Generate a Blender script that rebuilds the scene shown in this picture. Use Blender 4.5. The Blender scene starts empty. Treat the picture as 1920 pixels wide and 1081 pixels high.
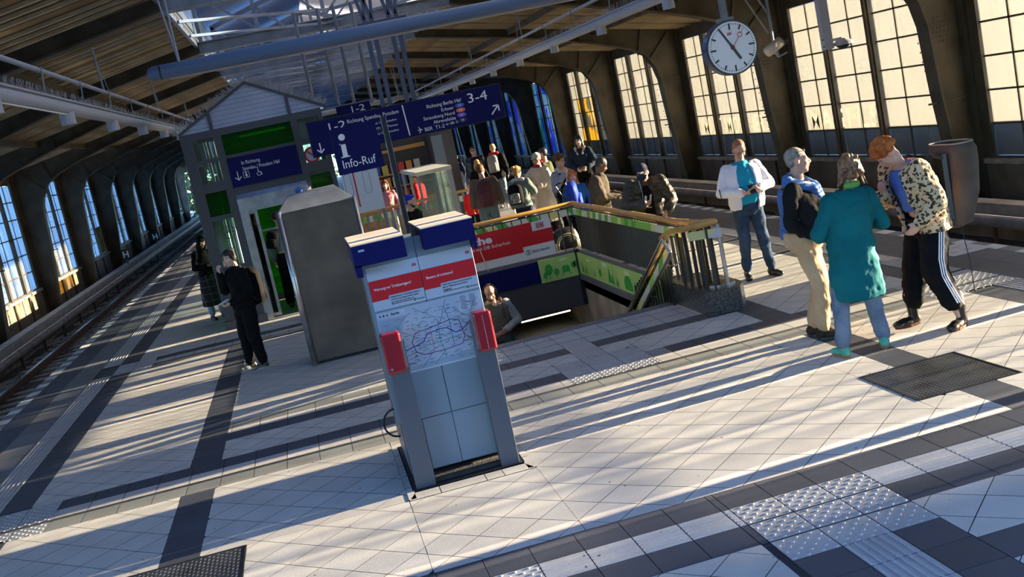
import bpy, bmesh, math, random
from mathutils import Vector, Matrix
random.seed(7)
C = bpy.context.scene.collection
SC = bpy.context.scene
# ---------------------------------------------------------------- camera, sky, sun, exposure
H = 2.7
cd = bpy.data.cameras.new('camera'); cam = bpy.data.objects.new('camera', cd); C.objects.link(cam)
yaw, pit, rol = math.radians(9.67), math.radians(9.23), math.radians(-11.96)
fw = Vector((math.sin(yaw)*math.cos(pit), math.cos(yaw)*math.cos(pit), -math.sin(pit)))
rt = Vector((math.cos(yaw), -math.sin(yaw), 0)); up = rt.cross(fw)
r2 = math.cos(rol)*rt + math.sin(rol)*up; u2 = -math.sin(rol)*rt + math.cos(rol)*up
M = Matrix((r2, u2, -fw)).transposed().to_4x4(); M.translation = (0, 0, H)
cam.matrix_world = M
cd.sensor_width = 36; cd.lens = 36*2043/1920; cd.clip_start = .05; cd.clip_end = 800
SC.camera = cam
SC.view_settings.view_transform = 'Standard'; SC.view_settings.look = 'None'
SC.view_settings.gamma = 1; SC.view_settings.use_curve_mapping = False
SC.view_settings.exposure = .58
SC.cycles.use_denoising = True
SC.cycles.max_bounces = 9; SC.cycles.transparent_max_bounces = 16
SC.cycles.sample_clamp_indirect = 4
W = bpy.data.worlds.new('world'); SC.world = W; W.use_nodes = True
wn = W.node_tree.nodes; wl = W.node_tree.links
sky = wn.new('ShaderNodeTexSky'); sky.sky_type = 'NISHITA'; sky.sun_disc = False
SUN_EL, SUN_AZ = 6.7, 2.2      # elevation; direction of the sun from +X towards +Y
sky.sun_elevation = math.radians(SUN_EL+9); sky.sun_rotation = math.radians(90-SUN_AZ)
sky.air_density = 1.0; sky.dust_density = .5; sky.ozone_density = 2
bg = wn['Background']; tnt = wn.new('ShaderNodeMix'); tnt.data_type = 'RGBA'; tnt.blend_type = 'MULTIPLY'; tnt.inputs[0].default_value = 1; tnt.inputs[7].default_value = (.58, .82, 1.18, 1); wl.new(sky.outputs[0], tnt.inputs[6]); wl.new(tnt.outputs[2], bg.inputs[0]); bg.inputs[1].default_value = 1.15
sd = bpy.data.lights.new('sun', 'SUN'); sun = bpy.data.objects.new('sun', sd); C.objects.link(sun)
e, a = math.radians(SUN_EL), math.radians(SUN_AZ)
sdir = Vector((math.cos(e)*math.cos(a), math.cos(e)*math.sin(a), math.sin(e)))
sun.rotation_euler = sdir.to_track_quat('Z', 'Y').to_euler(); sun.location = (40, 10, 20)
sd.energy = 125; sd.angle = math.radians(.5); sd.color = (1, .77, .52)

# ---------------------------------------------------------------- materials
MT = {}
def nodes(m):
    nt = m.node_tree; return nt, nt.nodes, nt.links, nt.nodes['Principled BSDF']
def mat(name, col, rough=.6, metal=0, noise=None, bump=0, bscale=60, emit=None, estr=1, spec=.5, coat=0, dark=None, ncoord='Object'):
    if name in MT: return MT[name]
    m = bpy.data.materials.new(name); m.use_nodes = True; nt, n, l, p = nodes(m)
    p.inputs['Base Color'].default_value = (*col, 1); p.inputs['Roughness'].default_value = rough
    p.inputs['Metallic'].default_value = metal; p.inputs['Specular IOR Level'].default_value = spec
    p.inputs['Coat Weight'].default_value = coat
    tc = n.new('ShaderNodeTexCoord')
    if noise:
        nz = n.new('ShaderNodeTexNoise'); nz.inputs['Scale'].default_value = noise; nz.inputs['Detail'].default_value = 5
        l.new(tc.outputs[ncoord], nz.inputs[0]); r = n.new('ShaderNodeValToRGB')
        d = dark or tuple(c*.6 for c in col)
        r.color_ramp.elements[0].position = .35; r.color_ramp.elements[0].color = (*d, 1)
        r.color_ramp.elements[1].position = .65; r.color_ramp.elements[1].color = (*col, 1)
        l.new(nz.outputs[0], r.inputs[0]); l.new(r.outputs[0], p.inputs['Base Color'])
    if bump:
        b = n.new('ShaderNodeBump'); b.inputs['Strength'].default_value = bump; b.inputs['Distance'].default_value = .01
        n2 = n.new('ShaderNodeTexNoise'); n2.inputs['Scale'].default_value = bscale; n2.inputs['Detail'].default_value = 4
        l.new(tc.outputs[ncoord], n2.inputs[0]); l.new(n2.outputs[0], b.inputs['Height']); l.new(b.outputs[0], p.inputs['Normal'])
    if emit: p.inputs['Emission Color'].default_value = (*emit, 1); p.inputs['Emission Strength'].default_value = estr
    MT[name] = m; return m
def slab_mat(name, col, rough, var=.12):
    """paving stone: own tone per piece, fine grain, dirt specks"""
    m = mat(name, col, rough, bump=.35, bscale=160); nt, n, l, p = nodes(m)
    oi = n.new('ShaderNodeObjectInfo'); g = n.new('ShaderNodeNewGeometry')
    nz = n.new('ShaderNodeTexNoise'); nz.inputs['Scale'].default_value = 150; nz.inputs['Detail'].default_value = 2
    n2 = n.new('ShaderNodeTexNoise'); n2.inputs['Scale'].default_value = 3.2; n2.inputs['Detail'].default_value = 6
    l.new(g.outputs['Position'], nz.inputs[0]); l.new(g.outputs['Position'], n2.inputs[0])
    a1 = n.new('ShaderNodeMath'); a1.operation = 'MULTIPLY_ADD'; a1.inputs[1].default_value = var; a1.inputs[2].default_value = 1-var/2-.72
    l.new(oi.outputs['Random'], a1.inputs[0])
    a2 = n.new('ShaderNodeMath'); a2.operation = 'MULTIPLY_ADD'; a2.inputs[1].default_value = 1.0; l.new(nz.outputs[0], a2.inputs[0]); l.new(a1.outputs[0], a2.inputs[2])
    a3 = n.new('ShaderNodeMath'); a3.operation = 'MULTIPLY_ADD'; a3.inputs[1].default_value = .45; l.new(n2.outputs[0], a3.inputs[0]); l.new(a2.outputs[0], a3.inputs[2])
    mx = n.new('ShaderNodeMix'); mx.data_type = 'RGBA'; mx.blend_type = 'MULTIPLY'; mx.inputs[0].default_value = 1
    mx.inputs[6].default_value = (*col, 1); l.new(a3.outputs[0], mx.inputs[7])
    # small dark specks of dirt and gum
    v = n.new('ShaderNodeTexVoronoi'); v.inputs['Scale'].default_value = 4.5; l.new(g.outputs['Position'], v.inputs[0])
    lt = n.new('ShaderNodeMath'); lt.operation = 'LESS_THAN'; lt.inputs[1].default_value = .045; l.new(v.outputs['Distance'], lt.inputs[0])
    m2 = n.new('ShaderNodeMix'); m2.data_type = 'RGBA'; m2.inputs[7].default_value = (.07, .07, .07, 1)
    l.new(lt.outputs[0], m2.inputs[0]); l.new(mx.outputs[2], m2.inputs[6]); l.new(m2.outputs[2], p.inputs['Base Color'])
    return m
M_white = slab_mat('pale concrete slab', (.47, .455, .43), .55)
M_dark = slab_mat('anthracite slab', (.044, .052, .072), .5, .25)
M_grey = slab_mat('slate grey slab', (.15, .155, .165), .5, .25)
M_light = slab_mat('light slab', (.44, .43, .41), .5)
M_curb = slab_mat('granite kerb', (.20, .21, .20), .55, .2)
M_tact = slab_mat('tactile slab', (.36, .36, .37), .4, .1)
M_edge = slab_mat('white edge marking', (.60, .60, .60), .5)
M_joint = mat('joint grout', (.05, .05, .052), .9)
M_steel = mat('old painted steel', (.095, .078, .052), .55, .0, noise=2.5, dark=(.055, .045, .03), spec=.25, bump=.2, bscale=25)
M_steelgrey = mat('grey painted steel', (.22, .24, .27), .45, .1, noise=3, dark=(.14, .15, .17))
M_black = mat('black', (.012, .012, .013), .4)
M_concrete = mat('concrete', (.34, .32, .28), .8, noise=4, dark=(.24, .22, .19), bump=.2)
M_chrome = mat('brushed steel', (.6, .59, .57), .3, 1, noise=6, dark=(.4, .39, .38))
M_wood = mat('varnished roof board', (.33, .23, .11), .7, noise=1.2, dark=(.2, .135, .065), spec=.15)
M_batten = mat('pale roof batten', (.48, .38, .24), .7, noise=2, spec=.15)
M_pipe = mat('white enamelled pipe', (.30, .31, .34), .4)
M_bluepipe = mat('blue grey tube', (.10, .15, .24), .4)
M_navy = mat('navy enamel', (.004, .005, .075), .55, spec=.15)
M_whitep = mat('white print', (.75, .76, .80), .5)
M_ballast = mat('ballast', (.075, .065, .055), .95, noise=30, dark=(.025, .022, .02), bump=1, bscale=18)
M_rail = mat('rail steel', (.55, .53, .5), .25, 1)
M_rust = mat('rusty steel', (.12, .06, .03), .8, noise=12)
M_kerbpipe = mat('trough cover', (.28, .24, .22), .6, noise=3)
M_red = mat('red enamel', (.24, .001, .006), .3, coat=.4)

# ---------------------------------------------------------------- mesh helpers
class MB:
    def __init__(s): s.v = []; s.f = []
    def add(s, vs, fs):
        b = len(s.v); s.v += [tuple(v) for v in vs]; s.f += [tuple(i+b for i in f) for f in fs]; return s
    def box(s, x0, x1, y0, y1, z0, z1):
        return s.add([(x0,y0,z0),(x1,y0,z0),(x1,y1,z0),(x0,y1,z0),(x0,y0,z1),(x1,y0,z1),(x1,y1,z1),(x0,y1,z1)],
                     [(0,3,2,1),(4,5,6,7),(0,1,5,4),(1,2,6,5),(2,3,7,6),(3,0,4,7)])
    def bar(s, p, q, w, h=None, upv=(0,0,1)):
        h = h or w; p = Vector(p); q = Vector(q); d = (q-p).normalized(); u = Vector(upv)
        if abs(d.dot(u)) > .98: u = Vector((0,1,0))
        t = d.cross(u).normalized(); n = t.cross(d); vs = []
        for c in (p, q):
            for sx, sy in ((-1,-1),(1,-1),(1,1),(-1,1)): vs.append(c+t*w/2*sx+n*h/2*sy)
        return s.add(vs, [(0,1,2,3),(7,6,5,4),(0,4,5,1),(1,5,6,2),(2,6,7,3),(3,7,4,0)])
    def cyl(s, p, q, r, n=10, r1=None):
        r1 = r if r1 is None else r1; p = Vector(p); q = Vector(q); d = (q-p).normalized()
        u = Vector((0,0,1)) if abs(d.z) < .9 else Vector((1,0,0)); t = d.cross(u).normalized(); w = t.cross(d); vs = []
        for c, rr in ((p, r), (q, r1)):
            for i in range(n):
                a = 2*math.pi*i/n; vs.append(c+(t*math.cos(a)+w*math.sin(a))*rr)
        return s.add(vs, [tuple(range(n)), tuple(range(2*n-1, n-1, -1))]+[(i, n+i, n+(i+1) % n, (i+1) % n) for i in range(n)])
    def tube(s, pts, r, n=8):
        for a, b in zip(pts, pts[1:]): s.cyl(a, b, r, n)
        return s
    def loft(s, rings, cap=True):
        n = len(rings[0]); vs = [v for r in rings for v in r]; fs = []
        for k in range(len(rings)-1):
            for i in range(n): fs.append((k*n+i, k*n+(i+1) % n, (k+1)*n+(i+1) % n, (k+1)*n+i))
        if cap: fs += [tuple(range(n-1, -1, -1)), tuple(range((len(rings)-1)*n, len(rings)*n))]
        return s.add(vs, fs)
    def prism(s, poly, z0, z1, axis='z'):
        def mp(p, z): return (p[0], p[1], z) if axis == 'z' else ((p[0], z, p[1]) if axis == 'y' else (z, p[0], p[1]))
        n = len(poly)
        return s.add([mp(p, z0) for p in poly]+[mp(p, z1) for p in poly],
                     [tuple(range(n-1, -1, -1)), tuple(range(n, 2*n))]+[(i, (i+1) % n, n+(i+1) % n, n+i) for i in range(n)])
    def cap(s, p0, r0, p1, r1, n=10):
        p0 = Vector(p0); p1 = Vector(p1); d = p1-p0; L = d.length
        d = d/L if L > 1e-6 else Vector((0,0,1))
        u = Vector((0,0,1)) if abs(d.z) < .9 else Vector((1,0,0)); t = d.cross(u).normalized(); w = t.cross(d); rings = []
        for c, r, angs in ((p0, r0, (-80,-45,0)), (p1, r1, (0,45,80))):
            for a in angs:
                a = math.radians(a); rr = r*math.cos(a); cc = c+d*r*math.sin(a)
                rings.append([cc+(t*math.cos(2*math.pi*i/n)+w*math.sin(2*math.pi*i/n))*rr for i in range(n)])
        return s.loft(rings)
    def ell(s, c, r, R=None, n=14, m=8):
        c = Vector(c); rings = []
        for k in range(m+1):
            a = -math.pi/2+math.pi*(k+.25)/(m+.5); ring = []
            for i in range(n):
                b = 2*math.pi*i/n; v = Vector((r[0]*math.cos(a)*math.cos(b), r[1]*math.cos(a)*math.sin(b), r[2]*math.sin(a)))
                ring.append(c+(R @ v if R else v))
            rings.append(ring)
        return s.loft(rings)
    def xf(s, R, off=(0,0,0)):
        o = Vector(off); s.v = [tuple(R @ Vector(v)+o) for v in s.v]; return s
    def join(s, o): return s.add(o.v, o.f)
    def mesh(s, name, m=None, smooth=False):
        me = bpy.data.meshes.new(name); me.from_pydata(s.v, [], s.f); me.update()
        if m: me.materials.append(m)
        if smooth: me.polygons.foreach_set('use_smooth', [True]*len(me.polygons))
        if getattr(s, 'side', None):      # grouted edges of a slab
            me.materials.append(M_joint)
            for i in s.side: me.polygons[i].material_index = 1
        return me
def link(name, me, parent=None, loc=None, **kw):
    o = bpy.data.objects.new(name, me); C.objects.link(o)
    if parent: o.parent = parent
    if loc is not None: o.location = loc
    for k, v in kw.items(): o[k] = v
    return o
def part(name, mb, m, parent=None, smooth=False, loc=None, **kw): return link(name, mb.mesh(name, m, smooth), parent, loc, **kw)
def struct(name, mb=None, m=None, loc=None):
    o = link(name, mb.mesh(name, m) if mb else None, None, loc); o['kind'] = 'structure'; return o
def thing(name, label, cat, loc=(0,0,0), rz=0, group=None):
    o = link(name, None, None, loc); o.rotation_euler = (0, 0, rz); o['label'] = label; o['category'] = cat
    if group: o['group'] = group
    return o
def tag(o, label, cat, group=None):
    o['label'] = label; o['category'] = cat
    if group: o['group'] = group
    return o
def bevel(o, w=.008, seg=2):
    b = o.modifiers.new('bevel', 'BEVEL'); b.width = w; b.segments = seg; b.limit_method = 'ANGLE'; return o
def text(name, s, size, loc, m, parent=None, align='LEFT', bold=0, xs=1, rz=0, ext=.001, R=None, shear=0, fit=None):
    """lettering standing upright, read from -Y (or turned by rz)"""
    cu = bpy.data.curves.new(name, 'FONT'); cu.body = s; cu.size = size; cu.align_x = align; cu.offset = bold; cu.extrude = ext; cu.shear = shear
    cu.resolution_u = 3
    o = bpy.data.objects.new(name, cu); C.objects.link(o); bpy.context.view_layer.update()
    me = bpy.data.meshes.new_from_object(o.evaluated_get(bpy.context.evaluated_depsgraph_get()))
    bpy.data.objects.remove(o)
    if fit:
        xs = fit/max(1e-4, max(v.co.x for v in me.vertices)-min(v.co.x for v in me.vertices))
    for v in me.vertices:
        w = Vector((v.co.x*xs, -v.co.z, v.co.y))
        v.co = R @ w if R else w
    me.materials.clear(); me.materials.append(m); me.name = name
    o = link(name, me, parent, loc)
    if rz: o.rotation_euler = (0, 0, rz)
    return o
# ================================================================ platform floor
XL, XR = -4.65, 7.67
SX0, SX1, SY0, SY1 = 1.35, 4.05, 12.45, 16.9          # stair opening
Y0, Y1 = -6, 95
floor_near = struct('floor'); floor_far = struct('floor')
b = MB()
b.box(XL, XR, Y0, SY0, -.35, -.014).box(XL, SX0, SY0, SY1, -.35, -.014).box(SX1, XR, SY0, SY1, -.35, -.014).box(XL, XR, SY1, Y1, -.35, -.014)
part('platform_base', b, M_joint, floor_near)
b = MB().box(XL+.12, XL+.3, Y0, Y1, -1.15, -.35).box(XR-.3, XR-.12, Y0, Y1, -1.15, -.35)
part('platform_skirt', b, M_concrete, floor_near)

def clip(poly, x0, x1, y0, y1):
    for ax, lim, sg in ((0, x0, 1), (0, x1, -1), (1, y0, 1), (1, y1, -1)):
        out = []
        for i in range(len(poly)):
            p, q = poly[i], poly[(i+1) % len(poly)]; dp = (p[ax]-lim)*sg; dq = (q[ax]-lim)*sg
            if dp >= 0: out.append(p)
            if (dp > 0 and dq < 0) or (dp < 0 and dq > 0):
                t = dp/(dp-dq); out.append((p[0]+(q[0]-p[0])*t, p[1]+(q[1]-p[1])*t))
        poly = out
        if len(poly) < 3: return []
    return poly
def area(p): return abs(sum(p[i][0]*p[(i+1) % len(p)][1]-p[(i+1) % len(p)][0]*p[i][1] for i in range(len(p))))/2
GAP, BV = .0027, .0004
def slab_geo(poly, mb=None, h=0.0):
    mb = mb or MB(); n = len(poly); cx = sum(p[0] for p in poly)/n; cy = sum(p[1] for p in poly)/n
    def ins(d):
        r = []
        for x, y in poly:
            L = math.hypot(x-cx, y-cy) or 1; k = max(0, 1-d*1.4/L); r.append((cx+(x-cx)*k, cy+(y-cy)*k))
        return r
    o, i = ins(GAP), ins(GAP+BV)
    vs = [(x, y, h-.016) for x, y in o]+[(x, y, h-.0004) for x, y in o]+[(x, y, h) for x, y in i]
    fs = [tuple(range(2*n, 3*n))]; mb.side = getattr(mb, 'side', []); b0 = len(mb.f)
    for k in range(n):
        j = (k+1) % n; fs += [(k, j, n+j, n+k), (n+k, n+j, 2*n+j, 2*n+k)]; mb.side += [b0+len(fs)-2, b0+len(fs)-1]
    return mb.add(vs, fs)
tile_cache = {}
def rect_tile(name, w, d, m, kind, parent, x, y):
    key = (name, round(w, 3), round(d, 3), kind)
    if key not in tile_cache:
        mb = slab_geo([(0, 0), (w, 0), (w, d), (0, d)])
        if kind == 'stud':
            nx = max(2, round(w/.046)); ny = max(2, round(d/.046))
            for i in range(nx):
                for j in range(ny):
                    if (i+j) % 2: continue
                    cx = (i+.5)*w/nx; cy = (j+.5)*d/ny; r0, r1 = .015, .009
                    vs = [(cx+r0*math.cos(a), cy+r0*math.sin(a), 0) for a in (0, 1.571, 3.142, 4.712)]+[(cx+r1*math.cos(a), cy+r1*math.sin(a), .005) for a in (0, 1.571, 3.142, 4.712)]
                    mb.add(vs, [(4, 5, 6, 7), (0, 1, 5, 4), (1, 2, 6, 5), (2, 3, 7, 6), (3, 0, 4, 7)])
        if kind in ('ribx', 'riby'):
            L, S = (w, d) if kind == 'ribx' else (d, w); n = 6
            for i in range(n):
                c = (i+.5)*S/n; a, b2 = c-.012, c+.012
                vs = [(.004, a, 0), (L-.004, a, 0), (L-.004, b2, 0), (.004, b2, 0), (.008, a+.005, .005), (L-.008, a+.005, .005), (L-.008, b2-.005, .005), (.008, b2-.005, .005)]
                if kind == 'riby': vs = [(v[1], v[0], v[2]) for v in vs]
                fs = [(4, 5, 6, 7), (0, 1, 5, 4), (1, 2, 6, 5), (2, 3, 7, 6), (3, 0, 4, 7)]
                if kind == 'riby': fs = [f[::-1] for f in fs]
                mb.add(vs, fs)
        tile_cache[key] = mb.mesh(name, m)
    return link(name, tile_cache[key], parent, (x, y, 0))
def row(x0, x1, y0, y1, name, m, kind='flat', step=.3, org=None, along='x', parent=None):
    parent = parent or (floor_near if y0 < 10 else floor_far)
    if along == 'x':
        org = x0 if org is None else org; x = org+step*math.floor((x0-org)/step+1e-6)
        while x < x1-1e-4:
            a, c = max(x, x0), min(x+step, x1)
            if c-a > .015: rect_tile(name, c-a, y1-y0, m, kind, parent, a, y0)
            x += step
    else:
        y = y0
        while y < y1-1e-4:
            rect_tile(name, x1-x0, min(step, y1-y)-0, m, kind, parent, x0, y); y += step
diag_mesh = None
over = MB()
def diag(x0, x1, y0, y1, org=(1.669, 8.371), name='paving_slab', m=None, s=.3, single=True):
    """square slabs laid at 45 degrees, cut along the borders"""
    global diag_mesh
    m = m or M_white; h = s/math.sqrt(2)
    n = int(((x1-x0)+(y1-y0))/h)+4; cx, cy = (x0+x1)/2, (y0+y1)/2
    i0 = round(((cx-org[0])+(cy-org[1]))/(2*h)); j0 = round(((cx-org[0])-(cy-org[1]))/(2*h))
    base = [(h, 0), (0, h), (-h, 0), (0, -h)]; par = floor_near if y0 < 10 else floor_far
    for i in range(i0-n, i0+n):
        for j in range(j0-n, j0+n):
            px, py = org[0]+h*(i+j)+h, org[1]+h*(i-j)
            if px < x0-h or px > x1+h or py < y0-h or py > y1+h: continue
            P = [(px+a, py+c) for a, c in base]; Q = clip(P, x0, x1, y0, y1)
            if len(Q) < 3 or area(Q) < .0012: continue
            full = area(Q) > s*s*.999
            if not single: slab_geo(Q, over); continue
            if full:
                if diag_mesh is None: diag_mesh = slab_geo(base).mesh(name, M_white)
                link(name, diag_mesh, par, (px, py, 0))
            else:
                cq = (sum(q[0] for q in Q)/len(Q), sum(q[1] for q in Q)/len(Q))
                part(name, slab_geo([(q[0]-cq[0], q[1]-cq[1]) for q in Q]), m, par, loc=(cq[0], cq[1], 0))
G0 = 2.11
OL = (-1.632, 8.256)
# main field
diag(-3.1, -1.62, 7.3, 9.65, OL); diag(-1.32, .25, 7.94, 9.65); diag(.25, 1.25, 6.49, 7.92); diag(.25, 1.25, 9.43, 9.65)
diag(-.975, .25, 6.49, 7.94); diag(1.25, 4.01, 6.49, 9.65); diag(4.01, 4.345, 7.99, 9.65); diag(4.01, 4.345, 6.49, 7.12)
diag(4.65, 6.13, 7.99, 9.65); diag(4.88, 6.13, 6.49, 7.99); diag(4.65, 4.88, 6.49, 7.12)
diag(-3.1, -.975, 6.49, 7.07, OL, single=False)
diag(0, 2.06, 4.3, 5.6, single=False); diag(3.01, 5, 4.97, 5.6); diag(3.01, 5, 4.0, 4.67, single=False)
row(-1.62, -1.32, 7.94, 9.65, 'dark_slab', M_dark, along='y'); row(4.345, 4.65, 7.99, 9.65, 'dark_slab', M_dark, along='y'); row(4.345, 4.65, 6.49, 7.12, 'dark_slab', M_dark, along='y')
# guidance band near the camera
for x0, x1 in ((-3.1, 2.06), (2.11, 6.13)): row(x0, x1, 6.19, 6.49, 'dark_slab', M_dark, org=G0 if x1 > 3 else G0-.05)
row(2.063, 2.107, 6.19, 6.49, 'dark_slab', M_dark); row(2.063, 2.107, 5.9, 6.19, 'ribbed_slab', M_tact, 'ribx'); row(2.063, 2.107, 5.6, 5.9, 'dark_slab', M_dark)
row(-3.1, .26, 5.9, 6.19, 'ribbed_slab', M_tact, 'ribx', org=G0-.05); row(.26, .86, 5.9, 6.19, 'studded_slab', M_tact, 'stud'); row(.86, 2.06, 5.9, 6.19, 'ribbed_slab', M_tact, 'ribx')
row(3.01, 6.13, 5.9, 6.19, 'ribbed_slab', M_tact, 'ribx')
for y in (5.9, 5.6, 5.3): row(2.11, 3.01, y, y+.29, 'studded_slab', M_tact, 'stud')
row(0, 2.06, 5.6, 5.9, 'dark_slab', M_dark, org=G0-.05); row(3.01, 6.13, 5.6, 5.9, 'dark_slab', M_dark)
for y in (5.0, 4.7, 4.4, 4.1):
    row(2.11, 2.41, y, y+.3, 'dark_slab', M_dark); row(2.41, 2.71, y, y+.3, 'ribbed_slab', M_tact, 'riby'); row(2.71, 3.01, y, y+.3, 'dark_slab', M_dark)
row(3.01, 4.5, 4.67, 4.97, 'dark_slab', M_dark)
# drainage kerb, light row, grey row across the platform
row(-2.8, 5.83, 9.65, 9.925, 'kerb_stone', M_curb, org=.218)
for x0, x1 in ((-3.7, -2.8), (5.83, 6.73)): row(x0, x1, 9.65, 9.925, 'studded_slab', M_tact, 'stud')
ch = MB().box(-3.7, 6.73, 9.925, 9.945, -.02, .003).box(-3.7, 6.73, 9.965, 9.985, -.02, .003)
part('drain_channel', ch, M_chrome, floor_near)
for x0, x1 in ((-2.8, 2.11), (3.01, 5.83)):
    row(x0, x1, 9.985, 10.25, 'light_slab', M_light, org=.218, parent=floor_far); row(x0, x1, 10.25, 10.55, 'grey_slab', M_dark if x0 < 0 else M_curb, org=.218)
for x0 in (-3.7, 5.83):
    row(x0, x0+.9, 9.985, 10.265, 'studded_slab', M_tact, 'stud', parent=floor_far); row(x0, x0+.9, 10.265, 10.55, 'studded_slab', M_tact, 'stud')
for y in (9.985, 10.285, 10.585): row(2.11, 3.01, y, y+.3, 'studded_slab', M_tact, 'stud', parent=floor_far)
diag(-1.32, 2.11, 10.55, 11.26); diag(3.01, 4.345, 10.55, 11.26); diag(2.11, 2.41, 10.885, 11.26); diag(2.71, 3.01, 10.885, 11.26)
row(2.41, 2.71, 10.885, 11.56, 'ribbed_slab', M_tact, 'riby', along='y', step=.3375)
row(-1.32, 2.41, 11.26, 11.56, 'dark_slab', M_dark, org=.218); row(2.71, 4.345, 11.26, 11.56, 'dark_slab', M_dark)
row(-1.32, 1.21, 11.56, 11.75, 'light_slab', M_light, org=.218); row(-1.32, 1.21, 11.75, 12.0, 'kerb_stone', M_curb, org=.218)
for y in (11.56, 11.86, 12.16): row(1.21, 4.01, y, y+.29, 'studded_slab', M_tact, 'stud', org=1.21)
row(4.01, 4.345, 11.56, 12.9, 'light_slab', M_light, along='y', step=.335)
row(4.345, 4.65, 10.55, 30, 'dark_slab', M_dark, along='y')
row(4.07, 4.345, 12.9, 17.1, 'grey_slab', M_grey, along='y')
diag(-1.32, 1.21, 12.0, 17.1); row(1.21, 1.35, 12.45, 17.1, 'grey_slab', M_grey, along='y')
diag(-3.1, -1.62, 10.55, 17.1, OL); row(-1.62, -1.32, 10.55, 17.1, 'dark_slab', M_dark, along='y')
diag(4.65, 6.13, 10.55, 19, single=True); diag(4.65, 6.13, 19, 40, single=False)
for y, m, nm in ((17.1, M_dark, 'dark_slab'), (17.4, M_light, 'light_slab'), (17.7, M_dark, 'dark_slab')): row(-2.8, 1.0, y, y+.3, nm, m, org=.218)
for y in (17.1, 17.4, 17.7): row(-3.4, -2.8, y, y+.3, 'studded_slab', M_tact, 'stud')
diag(-3.1, -1.9, 18.0, 22, OL, single=True); diag(-3.1, -1.9, 22, 45, OL, single=False); diag(-1.9, 4.345, 23.5, 40, single=False); diag(1.35, 4.345, 17.4, 23.5, single=False)
row(1.0, 4.345, 17.1, 17.4, 'dark_slab', M_dark)
# lanes along both platform edges
def lane(x0, x1, m, nm, kind='flat', step=.3, ya=6.4, yb=45, skip=()):
    mbx = MB(); y = ya
    while y < yb:
        if not any(a-1e-3 <= y < c-.02 for a, c in skip):
            if y < 27: rect_tile(nm, x1-x0, step, m, kind, floor_near if y < 10 else floor_far, x0, y)
            else: slab_geo([(x0, y), (x1, y), (x1, y+step), (x0, y+step)], mbx)
        y += step
    if mbx.v: part(nm, mbx, m, floor_far, kind='stuff')
lane(-3.4, -3.1, M_dark, 'lane_slab', skip=((9.7, 10.6), (17.2, 18.0)))
lane(6.13, 6.43, M_grey, 'lane_slab', skip=((9.7, 10.6),))
lane(-3.7, -3.4, M_tact, 'ribbed_slab', 'riby', skip=((9.7, 10.6), (17.2, 18.0))); lane(6.43, 6.73, M_tact, 'ribbed_slab', 'riby', skip=((9.7, 10.6),))
lane(-4.09, -3.7, M_grey, 'lane_slab', step=.6); lane(-4.47, -4.09, M_dark, 'lane_slab', step=.6)
lane(6.73, 7.11, M_grey, 'lane_slab', step=.6); lane(7.11, 7.49, M_grey, 'lane_slab', step=.6)
for k in range(110):
    y = 3+.3*k; wht = k % 2
    for x0 in (XL, XR-.18): rect_tile('edge_slab' if wht else 'border_slab', .18, .3, M_edge if wht else M_grey, 'flat', floor_near if y < 10 else floor_far, x0, y)
part('distant_slabs', over, M_white, floor_far, kind='stuff')
# plain far paving: one sheet, joints in its material
mf = mat('far paving', (.5, .49, .47), .55); nt, n, l, p = nodes(mf)
g = n.new('ShaderNodeNewGeometry'); mp = n.new('ShaderNodeMapping'); mp.inputs['Rotation'].default_value = (0, 0, math.radians(45))
br = n.new('ShaderNodeTexBrick'); br.offset = 0; br.inputs['Scale'].default_value = 1; br.inputs['Brick Width'].default_value = .3; br.inputs['Row Height'].default_value = .3
br.inputs['Mortar Size'].default_value = .008; br.inputs['Color1'].default_value = (.5, .49, .47, 1); br.inputs['Color2'].default_value = (.44, .43, .41, 1); br.inputs['Mortar'].default_value = (.1, .1, .1, 1)
l.new(g.outputs['Position'], mp.inputs[0]); l.new(mp.outputs[0], br.inputs[0]); l.new(br.outputs[0], p.inputs['Base Color'])
b = MB().box(XL, XR, 42, Y1, -.02, -.001).box(XL, XR, Y0, 3.0, -.02, -.001).box(XL, 0, 3.0, 6.4, -.02, -.001).box(5.0, XR, 3.0, 6.4, -.02, -.001).box(0, 5.0, 3.0, 4.0, -.02, -.001)
b.box(-1.9, 1.35, 18.0, 23.5, -.02, -.001)
part('far_paving', b, mf, floor_far)
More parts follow.
